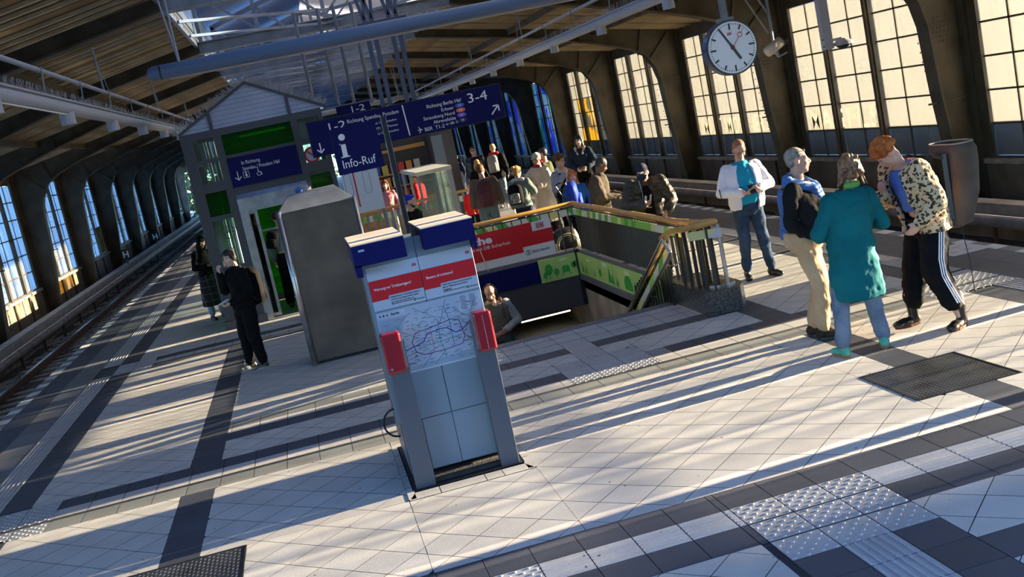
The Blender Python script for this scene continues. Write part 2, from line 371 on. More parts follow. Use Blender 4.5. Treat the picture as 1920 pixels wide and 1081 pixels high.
# steel chequer-plate covers
def cover(label, x0, x1, y0, y1, nx, ny, diagonal):
    t = thing('access_cover', label, 'cover', (x0, y0, 0)); w, d = x1-x0, y1-y0
    fr = MB().box(0, w, 0, .012, -.012, .004).box(0, w, d-.012, d, -.012, .004).box(0, .012, .012, d-.012, -.012, .004).box(w-.012, w, .012, d-.012, -.012, .004)
    part('frame', fr, M_black, t); part('plate', MB().box(.014, w-.014, .014, d-.014, -.012, .001), mat('dark steel plate', (.12, .13, .15), .35, .7, noise=5, dark=(.06, .065, .08)), t)
    s = MB()
    for i in range(nx):
        for j in range(ny):
            cx = .03+(i+.5)*(w-.06)/nx; cy = .03+(j+.5+(.5 if i % 2 else 0)*.0)*(d-.06)/ny
            if diagonal:
                a = .5*math.pi/2*(1 if (i+j) % 2 else -1); dx, dy = math.cos(a)*.013, math.sin(a)*.013; ex, ey = -math.sin(a)*.004, math.cos(a)*.004
                s.add([(cx-dx, cy-dy, .001), (cx+ex, cy+ey, .001), (cx+dx, cy+dy, .001), (cx-ex, cy-ey, .001), (cx, cy, .005)], [(0, 3, 4), (3, 2, 4), (2, 1, 4), (1, 0, 4)])
            else:
                s.add([(cx-.008, cy-.004, .001), (cx+.008, cy-.004, .001), (cx+.008, cy+.004, .001), (cx-.008, cy+.004, .001), (cx, cy, .006)], [(0, 1, 4), (1, 2, 4), (2, 3, 4), (3, 0, 4)])
    part('raised_studs', s, M_chrome, t, kind='stuff')
cover('large dark steel cover with rows of bright studs, right of the group', 4.01, 4.88, 7.12, 7.99, 22, 22, False)
cover('ribbed dark steel cover cut off at the lower left edge of the picture', -1.85, -.975, 7.07, 7.94, 26, 26, True)

# ================================================================ track beds
for side, s in (('left', -1), ('right', 1)):
    c = 1.515; tr = struct('trim_'+('1' if s < 0 else '2'))
    x0, x1 = c+s*6.0, c+s*10.4
    b = MB(); nx, ny = 14, 130; vs = []; fs = []
    for j in range(ny+1):
        for i in range(nx+1): vs.append((x0+(x1-x0)*i/nx, Y0+(Y1-Y0)*j/ny, -1.05+random.uniform(-.03, .03)))
    for j in range(ny):
        for i in range(nx):
            q = (j*(nx+1)+i, j*(nx+1)+i+1, (j+1)*(nx+1)+i+1, (j+1)*(nx+1)+i); fs.append(q if s > 0 else q[::-1])
    b.add(vs, fs); part('ballast_bed', b, M_ballast, tr, kind='stuff')
    st = MB()
    for k in range(2600):
        y = 8+k/2600*45+random.random(); x = c+s*random.uniform(6.2, 9.0); r = random.uniform(.02, .045)
        st.add([(x-r, y-r*random.random(), -1.05), (x+r, y-r, -1.05), (x+r*random.random(), y+r, -1.05), (x, y, -1.05+r*1.3)], [(0, 1, 3), (1, 2, 3), (2, 0, 3)])
    part('loose_stones', st, mat('ballast stone', (.17, .15, .13), .9), tr, kind='stuff')
    me = MB().box(-1.3, 1.3, -.13, .13, -.16, 0).mesh('sleeper', M_concrete)
    for k in range(90): link('sleeper', me, tr, (c+s*7.67, 4+.62*k, -1.03))
    for r_, nm in ((6.95, 'nearest running rail beside the platform'), (8.385, 'bright-topped running rail further from the platform')):
        t = thing('running_rail', f'{nm}, {side} track', 'rail', (c+s*r_, 0, -.85), 0, 'running rails')
        part('rail_head', MB().box(-.035, .035, Y0, Y1, -.03, 0), M_rail, t); part('rail_web', MB().box(-.012, .012, Y0, Y1, -.13, -.03).box(-.07, .07, Y0, Y1, -.15, -.13), M_rust, t)
    t = thing('conductor_rail_cover', f'rounded pale grey conductor rail cover beside the {side} track', 'rail cover', (c+s*8.97, 0, -.62))
    part('cover', MB().cyl((0, Y0, 0), (0, Y1, 0), .10, 12), M_kerbpipe, t, True)
    fe = MB().box(-.03, .03, -.03, .03, -.45, 0).mesh('bracket', M_rust)
    for k in range(20): link('bracket', fe, t, (0, 8+2.5*k, 0))
    t = thing('cable_trough', f'long flat-topped cable trough at the foot of the {side} wall', 'cable trough', (c+s*9.5, 0, 0))
    part('trough_wall', MB().box(-.13, .13, Y0, Y1, -1.05, -.49), M_concrete, t); part('trough_lid', MB().box(-.15, .15, Y0, Y1, -.49, -.44), mat('trough lid', (.33, .28, .25), .6, noise=3), t)
# ================================================================ walls, windows, frames, roof
CX = 1.335; WU = 10.065; PITCH = 6.7; FY0 = 16.95
def glass(name, tint=(.145, .15, .14), paint=None, dens=(.22, .50), kd=.55, pscale=(1, .9, .8)):
    m = bpy.data.materials.new(name); m.use_nodes = True; nt = m.node_tree; n, l = nt.nodes, nt.links; n.clear()
    out = n.new('ShaderNodeOutputMaterial'); tr = n.new('ShaderNodeBsdfTransparent'); tl = n.new('ShaderNodeBsdfTranslucent'); gl = n.new('ShaderNodeBsdfGlossy')
    df = n.new('ShaderNodeBsdfDiffuse'); tr.inputs[0].default_value = (.66, .68, .67, 1); gl.inputs['Roughness'].default_value = .15
    g = n.new('ShaderNodeNewGeometry'); mp = n.new('ShaderNodeMapping'); mp.inputs['Scale'].default_value = (1, 3.5, .35)
    nz = n.new('ShaderNodeTexNoise'); nz.inputs['Scale'].default_value = 2.2; nz.inputs['Detail'].default_value = 2.5
    l.new(g.outputs['Position'], mp.inputs[0]); l.new(mp.outputs[0], nz.inputs[0])
    mr = n.new('ShaderNodeMapRange'); mr.inputs[1].default_value = .35; mr.inputs[2].default_value = .7; mr.inputs[3].default_value = dens[0]; mr.inputs[4].default_value = dens[1]
    l.new(nz.outputs[0], mr.inputs[0])
    tl.inputs[0].default_value = (*tint, 1); df.inputs[0].default_value = (.35, .36, .36, 1)
    if paint:
        n3 = n.new('ShaderNodeTexNoise'); n3.inputs['Scale'].default_value = .9; n3.inputs['Detail'].default_value = 2
        m3 = n.new('ShaderNodeMapping'); m3.inputs['Scale'].default_value = pscale; l.new(g.outputs['Position'], m3.inputs[0]); l.new(m3.outputs[0], n3.inputs[0])
        rp = n.new('ShaderNodeValToRGB'); rp.color_ramp.interpolation = 'EASE'
        rp.color_ramp.elements[0].position = .47; rp.color_ramp.elements[0].color = (*tint, 1); rp.color_ramp.elements[1].position = .53; rp.color_ramp.elements[1].color = (*paint, 1)
        l.new(n3.outputs[0], rp.inputs[0]); l.new(rp.outputs[0], tl.inputs[0]); l.new(rp.outputs[0], tr.inputs[0])
    ms = n.new('ShaderNodeMixShader'); ms.inputs[0].default_value = kd; l.new(tl.outputs[0], ms.inputs[1]); l.new(df.outputs[0], ms.inputs[2])
    mx = n.new('ShaderNodeMixShader'); l.new(mr.outputs[0], mx.inputs[0]); l.new(tr.outputs[0], mx.inputs[1]); l.new(ms.outputs[0], mx.inputs[2])
    fr = n.new('ShaderNodeFresnel'); fr.inputs[0].default_value = 1.3; m2 = n.new('ShaderNodeMixShader')
    l.new(fr.outputs[0], m2.inputs[0]); l.new(mx.outputs[0], m2.inputs[1]); l.new(gl.outputs[0], m2.inputs[2]); l.new(m2.outputs[0], out.inputs[0])
    return m
M_glass = glass('dirty window glass'); M_glassl = glass('dusty window glass left', tint=(.80, .88, .95), dens=(.5, .9), kd=.1);  M_gyel = glass('glass with yellow paint', paint=(.40, .30, .01)); M_gblu = glass('glass with blue paint', tint=(.62, .75, .80), paint=(.06, .20, .95), pscale=(1, 1, .7), dens=(.4, .9), kd=.15)
M_gblu2 = glass('glass with green and blue paint', tint=(.55, .72, .80), paint=(.10, .55, .45), dens=(.4, .9), kd=.15)
M_wains = mat('olive grey wall plate', (.16, .135, .095), .75, noise=2, dark=(.09, .075, .055), bump=.2)
M_frost = glass('pale paint on glass', tint=(.42, .41, .37), dens=(.8, 1.0), kd=.1)
PCOL = [(1.0, 2.05), (2.05, 2.8), (3.0, 3.77), (3.77, 4.6), (4.8, 5.5), (5.5, 6.25)]
ZR = [.25, .80, 1.36, 1.92, 2.48, 3.03, 3.56]
pane_me = {}
nwin = 0
for side, s in (('left', -1), ('right', 1)):
    X = CX+s*WU
    wall = struct('wall_'+side)
    rib = MB().box(-.05, .05, -.04, .04, -1.05, .13).mesh('wall_rib', M_steel)
    for k in range(-2, 11):
        y0 = FY0+PITCH*k
        if k == 10: break
        far_left_gap = (side == 'left' and k >= 9)
        # plate below, ledge, header, pier
        part('wainscot', MB().box(X-.06, X+.06, y0, y0+PITCH, -1.05, .14), M_wains, wall)
        part('window_sill', MB().box(X-.14 if s > 0 else X-.08, X+.08 if s > 0 else X+.14, y0+.6, y0+6.45, .14, .22), mat('pale sill', (.33, .30, .25), .7, noise=6), wall)
        part('header_plate', MB().box(X-.05, X+.05, y0, y0+PITCH, 3.60, 4.3), M_steel, wall)
        part('pier_plate', MB().box(X-.05, X+.05, y0-.42, y0+.96, .22, 3.62), M_steel, wall)
        for yy in (2.9, 4.7, 1.4): link('wall_rib', rib, wall, (X-s*.06, y0+yy, 0))
        if far_left_gap: continue
        nwin += 1; w = struct(f'window_{nwin}', loc=(X, y0, 0))
        fr = MB().box(-.06, .06, .93, 1.0, .22, 3.62).box(-.06, .06, 6.25, 6.32, .22, 3.62).box(-.06, .06, 1.0, 6.25, .21, .25).box(-.06, .06, 1.0, 6.25, 3.56, 3.62)
        part('window_frame', fr, M_steel, w)
        for yy in (2.9, 4.7):
            part('mullion', MB().box(-.09, .05, yy-.09, yy+.09, .23, 3.58).box(-.14, -.09, yy-.05, yy+.05, .23, 3.58) if s > 0 else MB().box(-.05, .09, yy-.09, yy+.09, .23, 3.58), M_steel, w)
        gb = MB()
        for z in ZR[1:-1]: gb.box(-.02, .02, 1.0, 6.25, z-.016, z+.016)
        for yy in (2.05, 3.77, 5.5): gb.box(-.02, .02, yy-.014, yy+.014, .25, 3.56)
        part('glazing_bars', gb, M_steel, w, kind='stuff')
        for ci, (a, b_) in enumerate(PCOL):
            for zi in range(6):
                m = M_glass if side == 'right' else M_glassl
                if side == 'right':
                    if k == 3 and zi < 4 and 1 <= ci <= 4: m = M_gyel
                    if k >= 4 and zi < 6: m = M_gblu if (ci+k) % 3 else M_gblu2
                elif k == 4 and zi < 2 and ci > 3: m = M_gyel
                key = (ci, zi, m.name)
                if key not in pane_me: pane_me[key] = MB().box(-.003, .003, a+.012, b_-.012, ZR[zi]+.014, ZR[zi+1]-.014).mesh('pane', m)
                link('pane', pane_me[key], w)
        if side == 'right' and k in (0, 1):   # faded lettering sprayed on the panes
            for sx, yy, wd in ((('MAG', 6.1, 1.5), ('FLS', 4.45, 1.3)) if k == 0 else (('IMBY', 6.1, 1.5), ('BMOB', 4.5, 1.35), ('HERO', 2.75, 1.3))):
                t = text('graffiti', sx, .62, (-.012, yy, .84), M_frost, w, bold=.008, rz=math.radians(-90), fit=wd, ext=.0005)
    # portal frames
prof_in = [(9.650, -1.05), (9.380, 1.5), (9.310, 2.6), (9.210, 3.0), (8.980, 3.38), (8.580, 3.62), (8.180, 3.77), (7.380, 4.03), (5.580, 4.52), (2.650, 5.08)]
prof_out = [(2.650, 5.30), (5.580, 4.80), (7.380, 4.46), (9.980, 3.97), (9.980, -1.05)]
ntrim = 2
def sx(s, pr): return [(CX+s*u, z) for u, z in pr]
for k in range(-2, 11):
    y = FY0+PITCH*k; ntrim += 1; T = struct(f'trim_{ntrim}', loc=(0, y, 0))
    for s in (-1, 1):
        poly = sx(s, prof_in+prof_out)
        if s < 0: poly = poly[::-1]
        part('frame_web', MB().prism(poly, -.012, .012, 'y'), M_steel, T)
        fl = MB()
        for (a, b_) in zip(prof_in, prof_in[1:]):
            p, q = Vector((CX+s*a[0], 0, a[1])), Vector((CX+s*b_[0], 0, b_[1])); d = (q-p).normalized()
            fl.bar(p-d*.004, q+d*.004, .34, .03, upv=Vector((0, 1, 0)).cross(d))
        part('frame_flange', fl, M_steel, T)
        ou = MB().box(min(CX+s*9.96, CX+s*10.02), max(CX+s*9.96, CX+s*10.02), -.2, .2, -1.05, 3.95)
        ou.box(min(CX+s*9.68, CX+s*9.98), max(CX+s*9.68, CX+s*9.98), .12, .2, .2, 3.7)
        part('column_flange', ou, M_steel, T)
        sf = MB()
        for a, b_ in (((9.0, 3.1), (9.75, 3.85)), ((9.2, 1.3), (9.96, 1.3)), ((7.2, 4.05), (7.2, 4.45)), ((5.4, 4.53), (5.4, 4.8)), ((8.8, 3.4), (9.0, 4.1))):
            sf.bar((CX+s*a[0], -.04, a[1]), (CX+s*b_[0], -.04, b_[1]), .05, .03)
        part('stiffener', sf, M_steel, T)
        if -1 <= k <= 5:
            rv = MB(); pts = [(9.43+.07*i+.02*j, 2.3+.08*j) for i in range(5) for j in range(6)]+[(8.08+.09*i, 3.92+.075*j-.02*i) for i in range(7) for j in range(4)]
            pts += [(9.94, -.9+.16*j) for j in range(28)]+[(9.51-.035*j*.5, -.7+.16*j) for j in range(20)]
            for u, z in pts:
                x = CX+s*u; r = .012; rv.add([(x-r, -.012, z-r), (x+r, -.012, z-r), (x+r, -.012, z+r), (x-r, -.012, z+r), (x, -.026, z)], [(0, 1, 4), (1, 2, 4), (2, 3, 4), (3, 0, 4)])
            part('rivets', rv, M_steel, T, kind='stuff')
    cb = MB().box(CX-2.68, CX+2.68, -.01, .01, 5.08, 5.28).box(CX-2.68, CX+2.68, -.12, .12, 5.28, 5.30).box(CX-2.68, CX+2.68, -.12, .12, 5.06, 5.08)
    part('tie_beam', cb, M_steelgrey, T)
    for u in (-2.58, -1.4, 0, 1.4, 2.58):
        part('lantern_post', MB().box(CX+u-.04, CX+u+.04, -.04, .04, 5.28, 6.35+.28*(2.58-abs(u))), M_steelgrey, T)
    lr = MB().bar((CX-2.63, 0, 6.33), (CX, 0, 7.1), .08, .12).bar((CX+2.63, 0, 6.33), (CX, 0, 7.1), .08, .12)
    lr.bar((CX-1.4, 0, 6.7), (CX, 0, 5.35), .05).bar((CX+1.4, 0, 6.7), (CX, 0, 5.35), .05).bar((CX-2.58, 0, 6.3), (CX-1.4, 0, 5.35), .05).bar((CX+2.58, 0, 6.3), (CX+1.4, 0, 5.35), .05)
    part('lantern_rafter', lr, M_steelgrey, T)
    if -1 <= k <= 4:
        rv = MB()
        for i in range(53):
            for z in (5.1, 5.26):
                x = CX-2.63+.1*i; r = .01; rv.add([(x-r, -.01, z-r), (x+r, -.01, z-r), (x+r, -.01, z+r), (x-r, -.01, z+r), (x, -.022, z)], [(0, 1, 4), (1, 2, 4), (2, 3, 4), (3, 0, 4)])
        part('rivets', rv, M_steelgrey, T, kind='stuff')
ceil = struct('ceiling')
tb = MB().box(CX-2.63, CX+2.63, -.05, .05, 5.12, 5.24).mesh('lantern_beam', M_steelgrey)
tr_ = MB().bar((CX-2.63, -1.1, 5.2), (CX, 1.1, 5.2), .06, .05).bar((CX, 1.1, 5.2), (CX+2.63, -1.1, 5.2), .06, .05).mesh('lantern_brace', M_steelgrey)
for k in range(36):
    if k % 3 and k > 9: link('lantern_beam', tb, ceil, (0, FY0-2*PITCH+PITCH/3*k, 0))
    if k > 5: link('lantern_brace', tr_, ceil, (0, FY0-2*PITCH+PITCH/3*(k+.5), 0))
DK = [(2.65, 5.32), (10.1, 3.96)]
def dz(u): return 5.32-(u-2.65)*.1907
for s in (-1, 1):
    P, Q = Vector((CX+s*2.65, 0, dz(2.65)+.03)), Vector((CX+s*10.1, 0, dz(10.1)+.03))
    bw = PITCH/16
    mb = MB().bar(P, Q, bw-.06, .03); me = mb.mesh('roof_board', M_wood)
    bt = MB().bar(P-Vector((0, 0, .05)), Q-Vector((0, 0, .05)), .05, .05).mesh('roof_batten', M_batten)
    rest = MB()
    for k in range(-2, 11):
        for i in range(16):
            y = FY0+PITCH*k+bw*(i+.5)
            if k < 7:
                link('roof_board', me, ceil, (0, y, 0))
                if i % 4 != 3: link('roof_batten', bt, ceil, (0, y+bw/2, 0))
            else: rest.bar(P+Vector((0, y, 0)), Q+Vector((0, y, 0)), bw-.06, .03)
    part('distant_boards', rest, M_wood, ceil, kind='stuff')
    sk = MB().bar(P+Vector((0, 45, .10)), Q+Vector((0, 45, .10)), 110, .06)
    part('roof_skin', sk, M_steel, ceil)
    for u in (5.2, 7.6):
        part('purlin', MB().box(CX+s*u-.05, CX+s*u+.05, Y0, Y1, dz(u)-.17, dz(u)-.03), M_steel, ceil)
    gz = (CX+s*2.69)
    part('lantern_curb', MB().box(gz-.03, gz+.03, Y0, Y1, 5.2, 5.75), M_steelgrey, ceil)
    ls = MB(); v = []; f = []
    N = 1000
    for i in range(N+1):
        y = 2+i*.09; zo = .05 if i % 2 else 0
        v += [(CX+s*2.88, y, 6.30+zo), (CX, y, 7.2+zo)]
        if i: a = 2*i; q = (a-2, a, a+1, a-1); f.append(q if s < 0 else q[::-1])
    v2 = []; f2 = []
    for i in range(N+1):
        y = 2+i*.09; xo = .04 if i % 2 else 0; v2 += [(CX+s*(2.73+xo), y, 5.7), (CX+s*(2.73+xo), y, 6.36)]
        if i: a = 2*i; q = (a-2, a, a+1, a-1); f2.append(q if s > 0 else q[::-1])
    ls.add(v, f).add(v2, f2); part('corrugated_sheet', ls, None, ceil, kind='stuff')
    bpy.context.scene.collection.objects[-1].data.materials.append(MT.get('sheet') or None) if False else None
msh = bpy.data.materials.new('translucent corrugated sheet'); msh.use_nodes = True; nt = msh.node_tree; n, l = nt.nodes, nt.links; n.clear()
out = n.new('ShaderNodeOutputMaterial'); a_ = n.new('ShaderNodeBsdfTransparent'); b_ = n.new('ShaderNodeBsdfTranslucent'); c_ = n.new('ShaderNodeBsdfGlossy')
tc_ = n.new('ShaderNodeNewGeometry'); sp_ = n.new('ShaderNodeSeparateXYZ'); l.new(tc_.outputs['Position'], sp_.inputs[0]); sn_ = n.new('ShaderNodeMath'); sn_.operation = 'MULTIPLY'; sn_.inputs[1].default_value = 6.2832/.2; l.new(sp_.outputs[1], sn_.inputs[0]); s2_ = n.new('ShaderNodeMath'); s2_.operation = 'SINE'; l.new(sn_.outputs[0], s2_.inputs[0])
rp_ = n.new('ShaderNodeValToRGB'); rp_.color_ramp.elements[0].position = .3; rp_.color_ramp.elements[0].color = (.012, .014, .017, 1); rp_.color_ramp.elements[1].position = .7; rp_.color_ramp.elements[1].color = (.085, .095, .105, 1); l.new(s2_.outputs[0], rp_.inputs[0]); l.new(rp_.outputs[0], b_.inputs[0])
a_.inputs[0].default_value = (.30, .42, .60, 1); b_.inputs[0].default_value = (.055, .065, .075, 1); c_.inputs['Roughness'].default_value = .25
m1 = n.new('ShaderNodeMixShader'); m1.inputs[0].default_value = .86; m2 = n.new('ShaderNodeMixShader'); m2.inputs[0].default_value = .12
l.new(a_.outputs[0], m1.inputs[1]); l.new(b_.outputs[0], m1.inputs[2]); l.new(m1.outputs[0], m2.inputs[1]); l.new(c_.outputs[0], m2.inputs[2]); l.new(m2.outputs[0], out.inputs[0])
for o in bpy.data.objects:
    if o.name.startswith('corrugated_sheet'): o.data.materials.clear(); o.data.materials.append(msh)
wb = struct('wall_back', MB().prism([(XL-6, 3.9), (XL-6, 4.1), (CX-2.63, 5.4), (CX, 7.2), (CX+2.63, 5.4), (XR+6, 4.1), (XR+6, 3.0), (XR, 3.0), (XL, 3.4)], 91.6, 91.8, 'y'), M_steel)
wf = struct('wall_front', MB().box(CX-10, CX+10, Y0-.3, Y0-.1, -1.2, 7.2), M_steel)
# the hall shell stands a little wider than the platform grid
for o in list(bpy.data.objects):
    if o.parent is None and (o.name.startswith(('wall_left', 'wall_right', 'window_', 'ceiling', 'wall_back')) or (o.name.startswith('trim_') and o.name not in ('trim_1', 'trim_2'))):
        o.scale = (1.08,)*3; o.location = Vector((0, 0, H))+(o.location-Vector((0, 0, H)))*1.08
# outside: low parapet girder right of the hall, house, ground, trees
pg = thing('bridge_parapet', 'grey steel girder parapet outside the right windows', 'parapet', (13.7, 0, 0))
part('girder_plate', MB().box(-.03, .03, Y0-30, Y1+30, -2, .76).box(-.12, .12, Y0-30, Y1+30, .76, .82), M_steelgrey, pg)
gp = MB().box(-.12, .0, -.05, .05, -1, .56).mesh('girder_stiffener', M_steelgrey)
for k in range(44): link('girder_stiffener', gp, pg, (0, 3+1.7*k, 0))
struct('trim_20', MB().box(-13, 15, Y0-20, Y1+60, -1.4, -1.06), M_concrete)
gr = struct('ground', MB().box(-300, 300, -200, 400, -6.2, -6), mat('street ground', (.12, .13, .10), .9, noise=.1))
hs = thing('office_block', 'long distant block outside on the right, beyond the edge of the picture', 'building', (150, -40, -6))
part('wall', MB().box(-10, 10, -60, 51.2, 0, 40), mat('block render', (.4, .38, .35), .8, noise=1), hs)
hb = thing('apartment_house', 'tall pale house outside shading the farther right-hand windows', 'building', (38, 78, -6))
part('wall', MB().box(-7, 7, -30, 42, 0, 19), mat('house render', (.45, .42, .38), .8, noise=1), hb)
part('roof', MB().prism([(-7.5, 19), (7.5, 19), (3, 23), (-3, 23)], -30.5, 42.5, 'y'), M_rust, hb)
wme = MB().box(-.1, .1, -.7, .7, -1.0, 1.0).mesh('house_window', M_black)
for i in range(20):
    for j in range(5): link('house_window', wme, hb, (-7.02, -28+3.5*i, 2.5+3.6*j))
def leafmat(nm, c): return mat(nm, c, .7, noise=3, dark=tuple(x*.45 for x in c))
def tree(label, x, y, h, r, mt, seed):
    rnd = random.Random(seed); t = thing('tree', label, 'tree', (x, y, -6)); part('trunk', MB().cyl((0, 0, 0), (0, 0, h*.6), .25, 8, .12), M_rust, t)
    f = MB()
    for _ in range(1500):
        d = Vector((rnd.gauss(0, 1), rnd.gauss(0, 1), rnd.gauss(0, 1))).normalized()*r*rnd.uniform(.6, 1.0); d.z *= 1.25
        c = d+Vector((0, 0, h*.68)); q = rnd.uniform(.16, .3)*1.1; a = Vector((rnd.gauss(0, 1), rnd.gauss(0, 1), rnd.gauss(0, 1))).normalized()*q; b2 = a.cross(Vector((rnd.gauss(0, 1), rnd.gauss(0, 1), rnd.gauss(0, 1)))).normalized()*q
        f.add([c-a, c-b2, c+a, c+b2], [(0, 1, 2, 3)])
    part('foliage', f, mt, t, kind='stuff')
LG, LY = leafmat('green leaves', (.10, .20, .05)), leafmat('yellowing leaves', (.30, .26, .07))
tree('green tree seen through the gap at the far end of the left track', -9.5, 104, 13, 4.2, LG, 1)
tree('yellowing tree behind the gap, higher and further back than the green one', -13, 118, 19, 6, LY, 2)
tree('bushy green tree left of the gap behind the far left wall', -19, 100, 14, 5, LG, 3)
tree('broad green tree beyond the far end of the hall on the right', 2, 125, 15, 7, LG, 4)
# ================================================================ stairwell
S = struct('stairs'); S.name = 'trim_21'
WLZ = -3.6
b = MB().box(SX0-.15, SX0, SY0, 22, WLZ, 0).box(SX0-.15, SX1+.15, SY0-.15, SY0, WLZ, -.02)
part('stair_wall', b, mat('stair concrete', (.20, .185, .16), .8, noise=3), S)
part('side_wall', MB().box(SX1, SX1+.15, SY0, 22, WLZ, 0), mat('beige side wall', (.45, .40, .33), .8, noise=2), S)
part('far_wall', MB().box(SX0-1.5, SX1+1.5, 26, 26.1, WLZ, -.4), M_wains, S)
part('lower_floor', MB().box(SX0-1.5, SX1+1.5, 20, 26, WLZ-.1, WLZ), M_concrete, S)
part('lower_ceiling', MB().box(SX0, SX1, SY1+.25, 26, -.62, -.5), mat('dark ceiling', (.05, .045, .04), .8), S)
stp = MB().box(SX0, SX1, 0, .32, -.18, 0).mesh('step', mat('stair step', (.05, .05, .05), .6, noise=8))
for k in range(20): link('step', stp, S, (0, SY0+.15+.29*k, -.165*(k+1)))
# raised steel ledge and printed band round the opening
kb = MB().box(SX1, SX1+.16, 12.9, SY1+.2, -.02, .30).box(SX0-.16, SX1, SY1, SY1+.2, -.02, .30).box(SX0-.16, SX0, 12.9, SY1, -.02, .30)
M_ledge = mat('purple grey ledge', (.12, .115, .135), .45)
part('opening_ledge', kb, M_ledge, S)
part('head_beam', MB().box(SX0, SX1, SY1-.01, SY1+.25, -.62, .0), mat('beam paint', (.05, .05, .055), .5), S)
part('stair_edge', MB().box(SX0, SX1+.02, SY0-.06, SY0+.1, -.12, .012), M_ledge, S)
M_lime = mat('lime print', (.42, .58, .18), .5, noise=1.5, dark=(.33, .50, .13)); M_leaf = mat('green print', (.03, .30, .04), .5)
M_cream = mat('cream print', (.62, .60, .50), .5)
fz = thing('printed_fascia', 'lime green printed panels with trees and a train round the stair opening', 'panel', (0, 0, 0))
part('navy_panel', MB().box(SX0, 3.36, SY1-.035, SY1-.012, -.10, .24), M_navy, fz)
pa = part('green_panel', MB().box(3.37, SX1-.03, SY1-.035, SY1-.012, -.12, .25), M_lime, fz)
pb = part('green_panel', MB().box(SX1-.035, SX1-.012, 12.7, SY1-.06, -.09, .25), M_lime, fz)
part('corner_post', MB().box(SX1-.06, SX1, SY1-.06, SY1, -.6, .29), M_black, fz)
part('lower_trim', MB().box(SX1-.05, SX1-.01, 12.7, SY1-.06, -.19, -.09), M_ledge, fz)
def motif(kind, u, w, sc):      # flat print: points (u along, w up)
    if kind == 'round': return [[(u+sc*.55*math.cos(a), w+sc*1.3+sc*.75*math.sin(a)) for a in [i*.63 for i in range(10)]], [(u-.06*sc, w), (u+.06*sc, w), (u+.06*sc, w+sc*.8), (u-.06*sc, w+sc*.8)]]
    wx = globals().get('WX', 1)
    if kind == 'fir' and wx > 1: return [[(u-.35*sc*wx, w+.1*sc), (u+.35*sc*wx, w+.1*sc), (u, w+2.2*sc)]]
    if kind == 'fir': return [[(u-.35*sc, w+.2*sc), (u+.35*sc, w+.2*sc), (u, w+2.3*sc)], [(u-.05*sc, w), (u+.05*sc, w), (u+.05*sc, w+.3*sc), (u-.05*sc, w+.3*sc)]]
    if kind == 'train': return [[(u-.7*sc, w+.5*sc), (u+.7*sc, w+.5*sc), (u+.7*sc, w+1.4*sc), (u+.5*sc, w+1.7*sc), (u-.5*sc, w+1.7*sc), (u-.7*sc, w+1.4*sc)], [(u-1.0*sc, w), (u-.8*sc, w), (u-.4*sc, w+.45*sc), (u-.55*sc, w+.45*sc)], [(u+1.0*sc, w), (u+.8*sc, w), (u+.4*sc, w+.45*sc), (u+.55*sc, w+.45*sc)]]
    if kind == 'hall': return [[(u-1.3*sc, w+.2*sc), (u+1.3*sc, w+.2*sc), (u+1.3*sc, w+.9*sc), (u+1.0*sc, w+1.4*sc), (u+.3*sc, w+1.7*sc), (u-.3*sc, w+1.7*sc), (u-1.0*sc, w+1.4*sc), (u-1.3*sc, w+.9*sc)]]
    if kind == 'cloud': return [[(u+sc*1.3*math.cos(a), w+sc*.35*math.sin(a)) for a in [i*.7 for i in range(9)]]]
def prints(items, fn, parent):
    g = MB(); c = MB()
    for it in items:
        for poly in motif(*it):
            (c if it[0] == 'cloud' else g).add([fn(u, w) for u, w in poly], [tuple(range(len(poly)))])
    part('print_motif', g, M_leaf, parent, kind='stuff'); part('print_cloud', c, mat('pale green print', (.62, .72, .38), .5), parent, kind='stuff')
prints([('round', 3.52, -.08, .12), ('round', 3.45, -.1, .07), ('round', 3.64, -.09, .08), ('train', 3.8, -.07, .09), ('round', 3.93, -.02, .07), ('round', 3.98, -.03, .08), ('cloud', 3.78, .19, .06)],
       lambda u, w: (u, SY1-.037, w), fz)
WX = 2.6
it = [('fir', 16.6, -.06, .09), ('fir', 16.4, -.06, .07), ('fir', 15.95, -.06, .05), ('train', 15.6, -.05, .09), ('fir', 15.1, -.06, .11), ('fir', 14.95, -.06, .08), ('fir', 14.75, -.06, .06), ('hall', 14.2, -.08, .14), ('fir', 13.6, -.06, .09), ('fir', 13.4, -.06, .07), ('fir', 13.15, -.06, .1), ('cloud', 16.2, .18, .08), ('cloud', 15.3, .2, .1), ('cloud', 14.2, .19, .1), ('fir', 13.9, -.06, .08)]
prints(it, lambda u, w: (SX1-.037, u, w), fz)
tl_ = thing('tube_light', 'glowing fluorescent tube under the stair ceiling', 'light', (3.47, 17.62, -.80))
part('tube', MB().cyl((-.43, 0, 0), (.43, 0, 0), .013, 8), mat('glowing tube', (1, 1, .9), emit=(1, .90, .62), estr=2.2), tl_)
part('holder', MB().box(-.46, .46, -.03, .03, .02, .2), M_black, tl_)
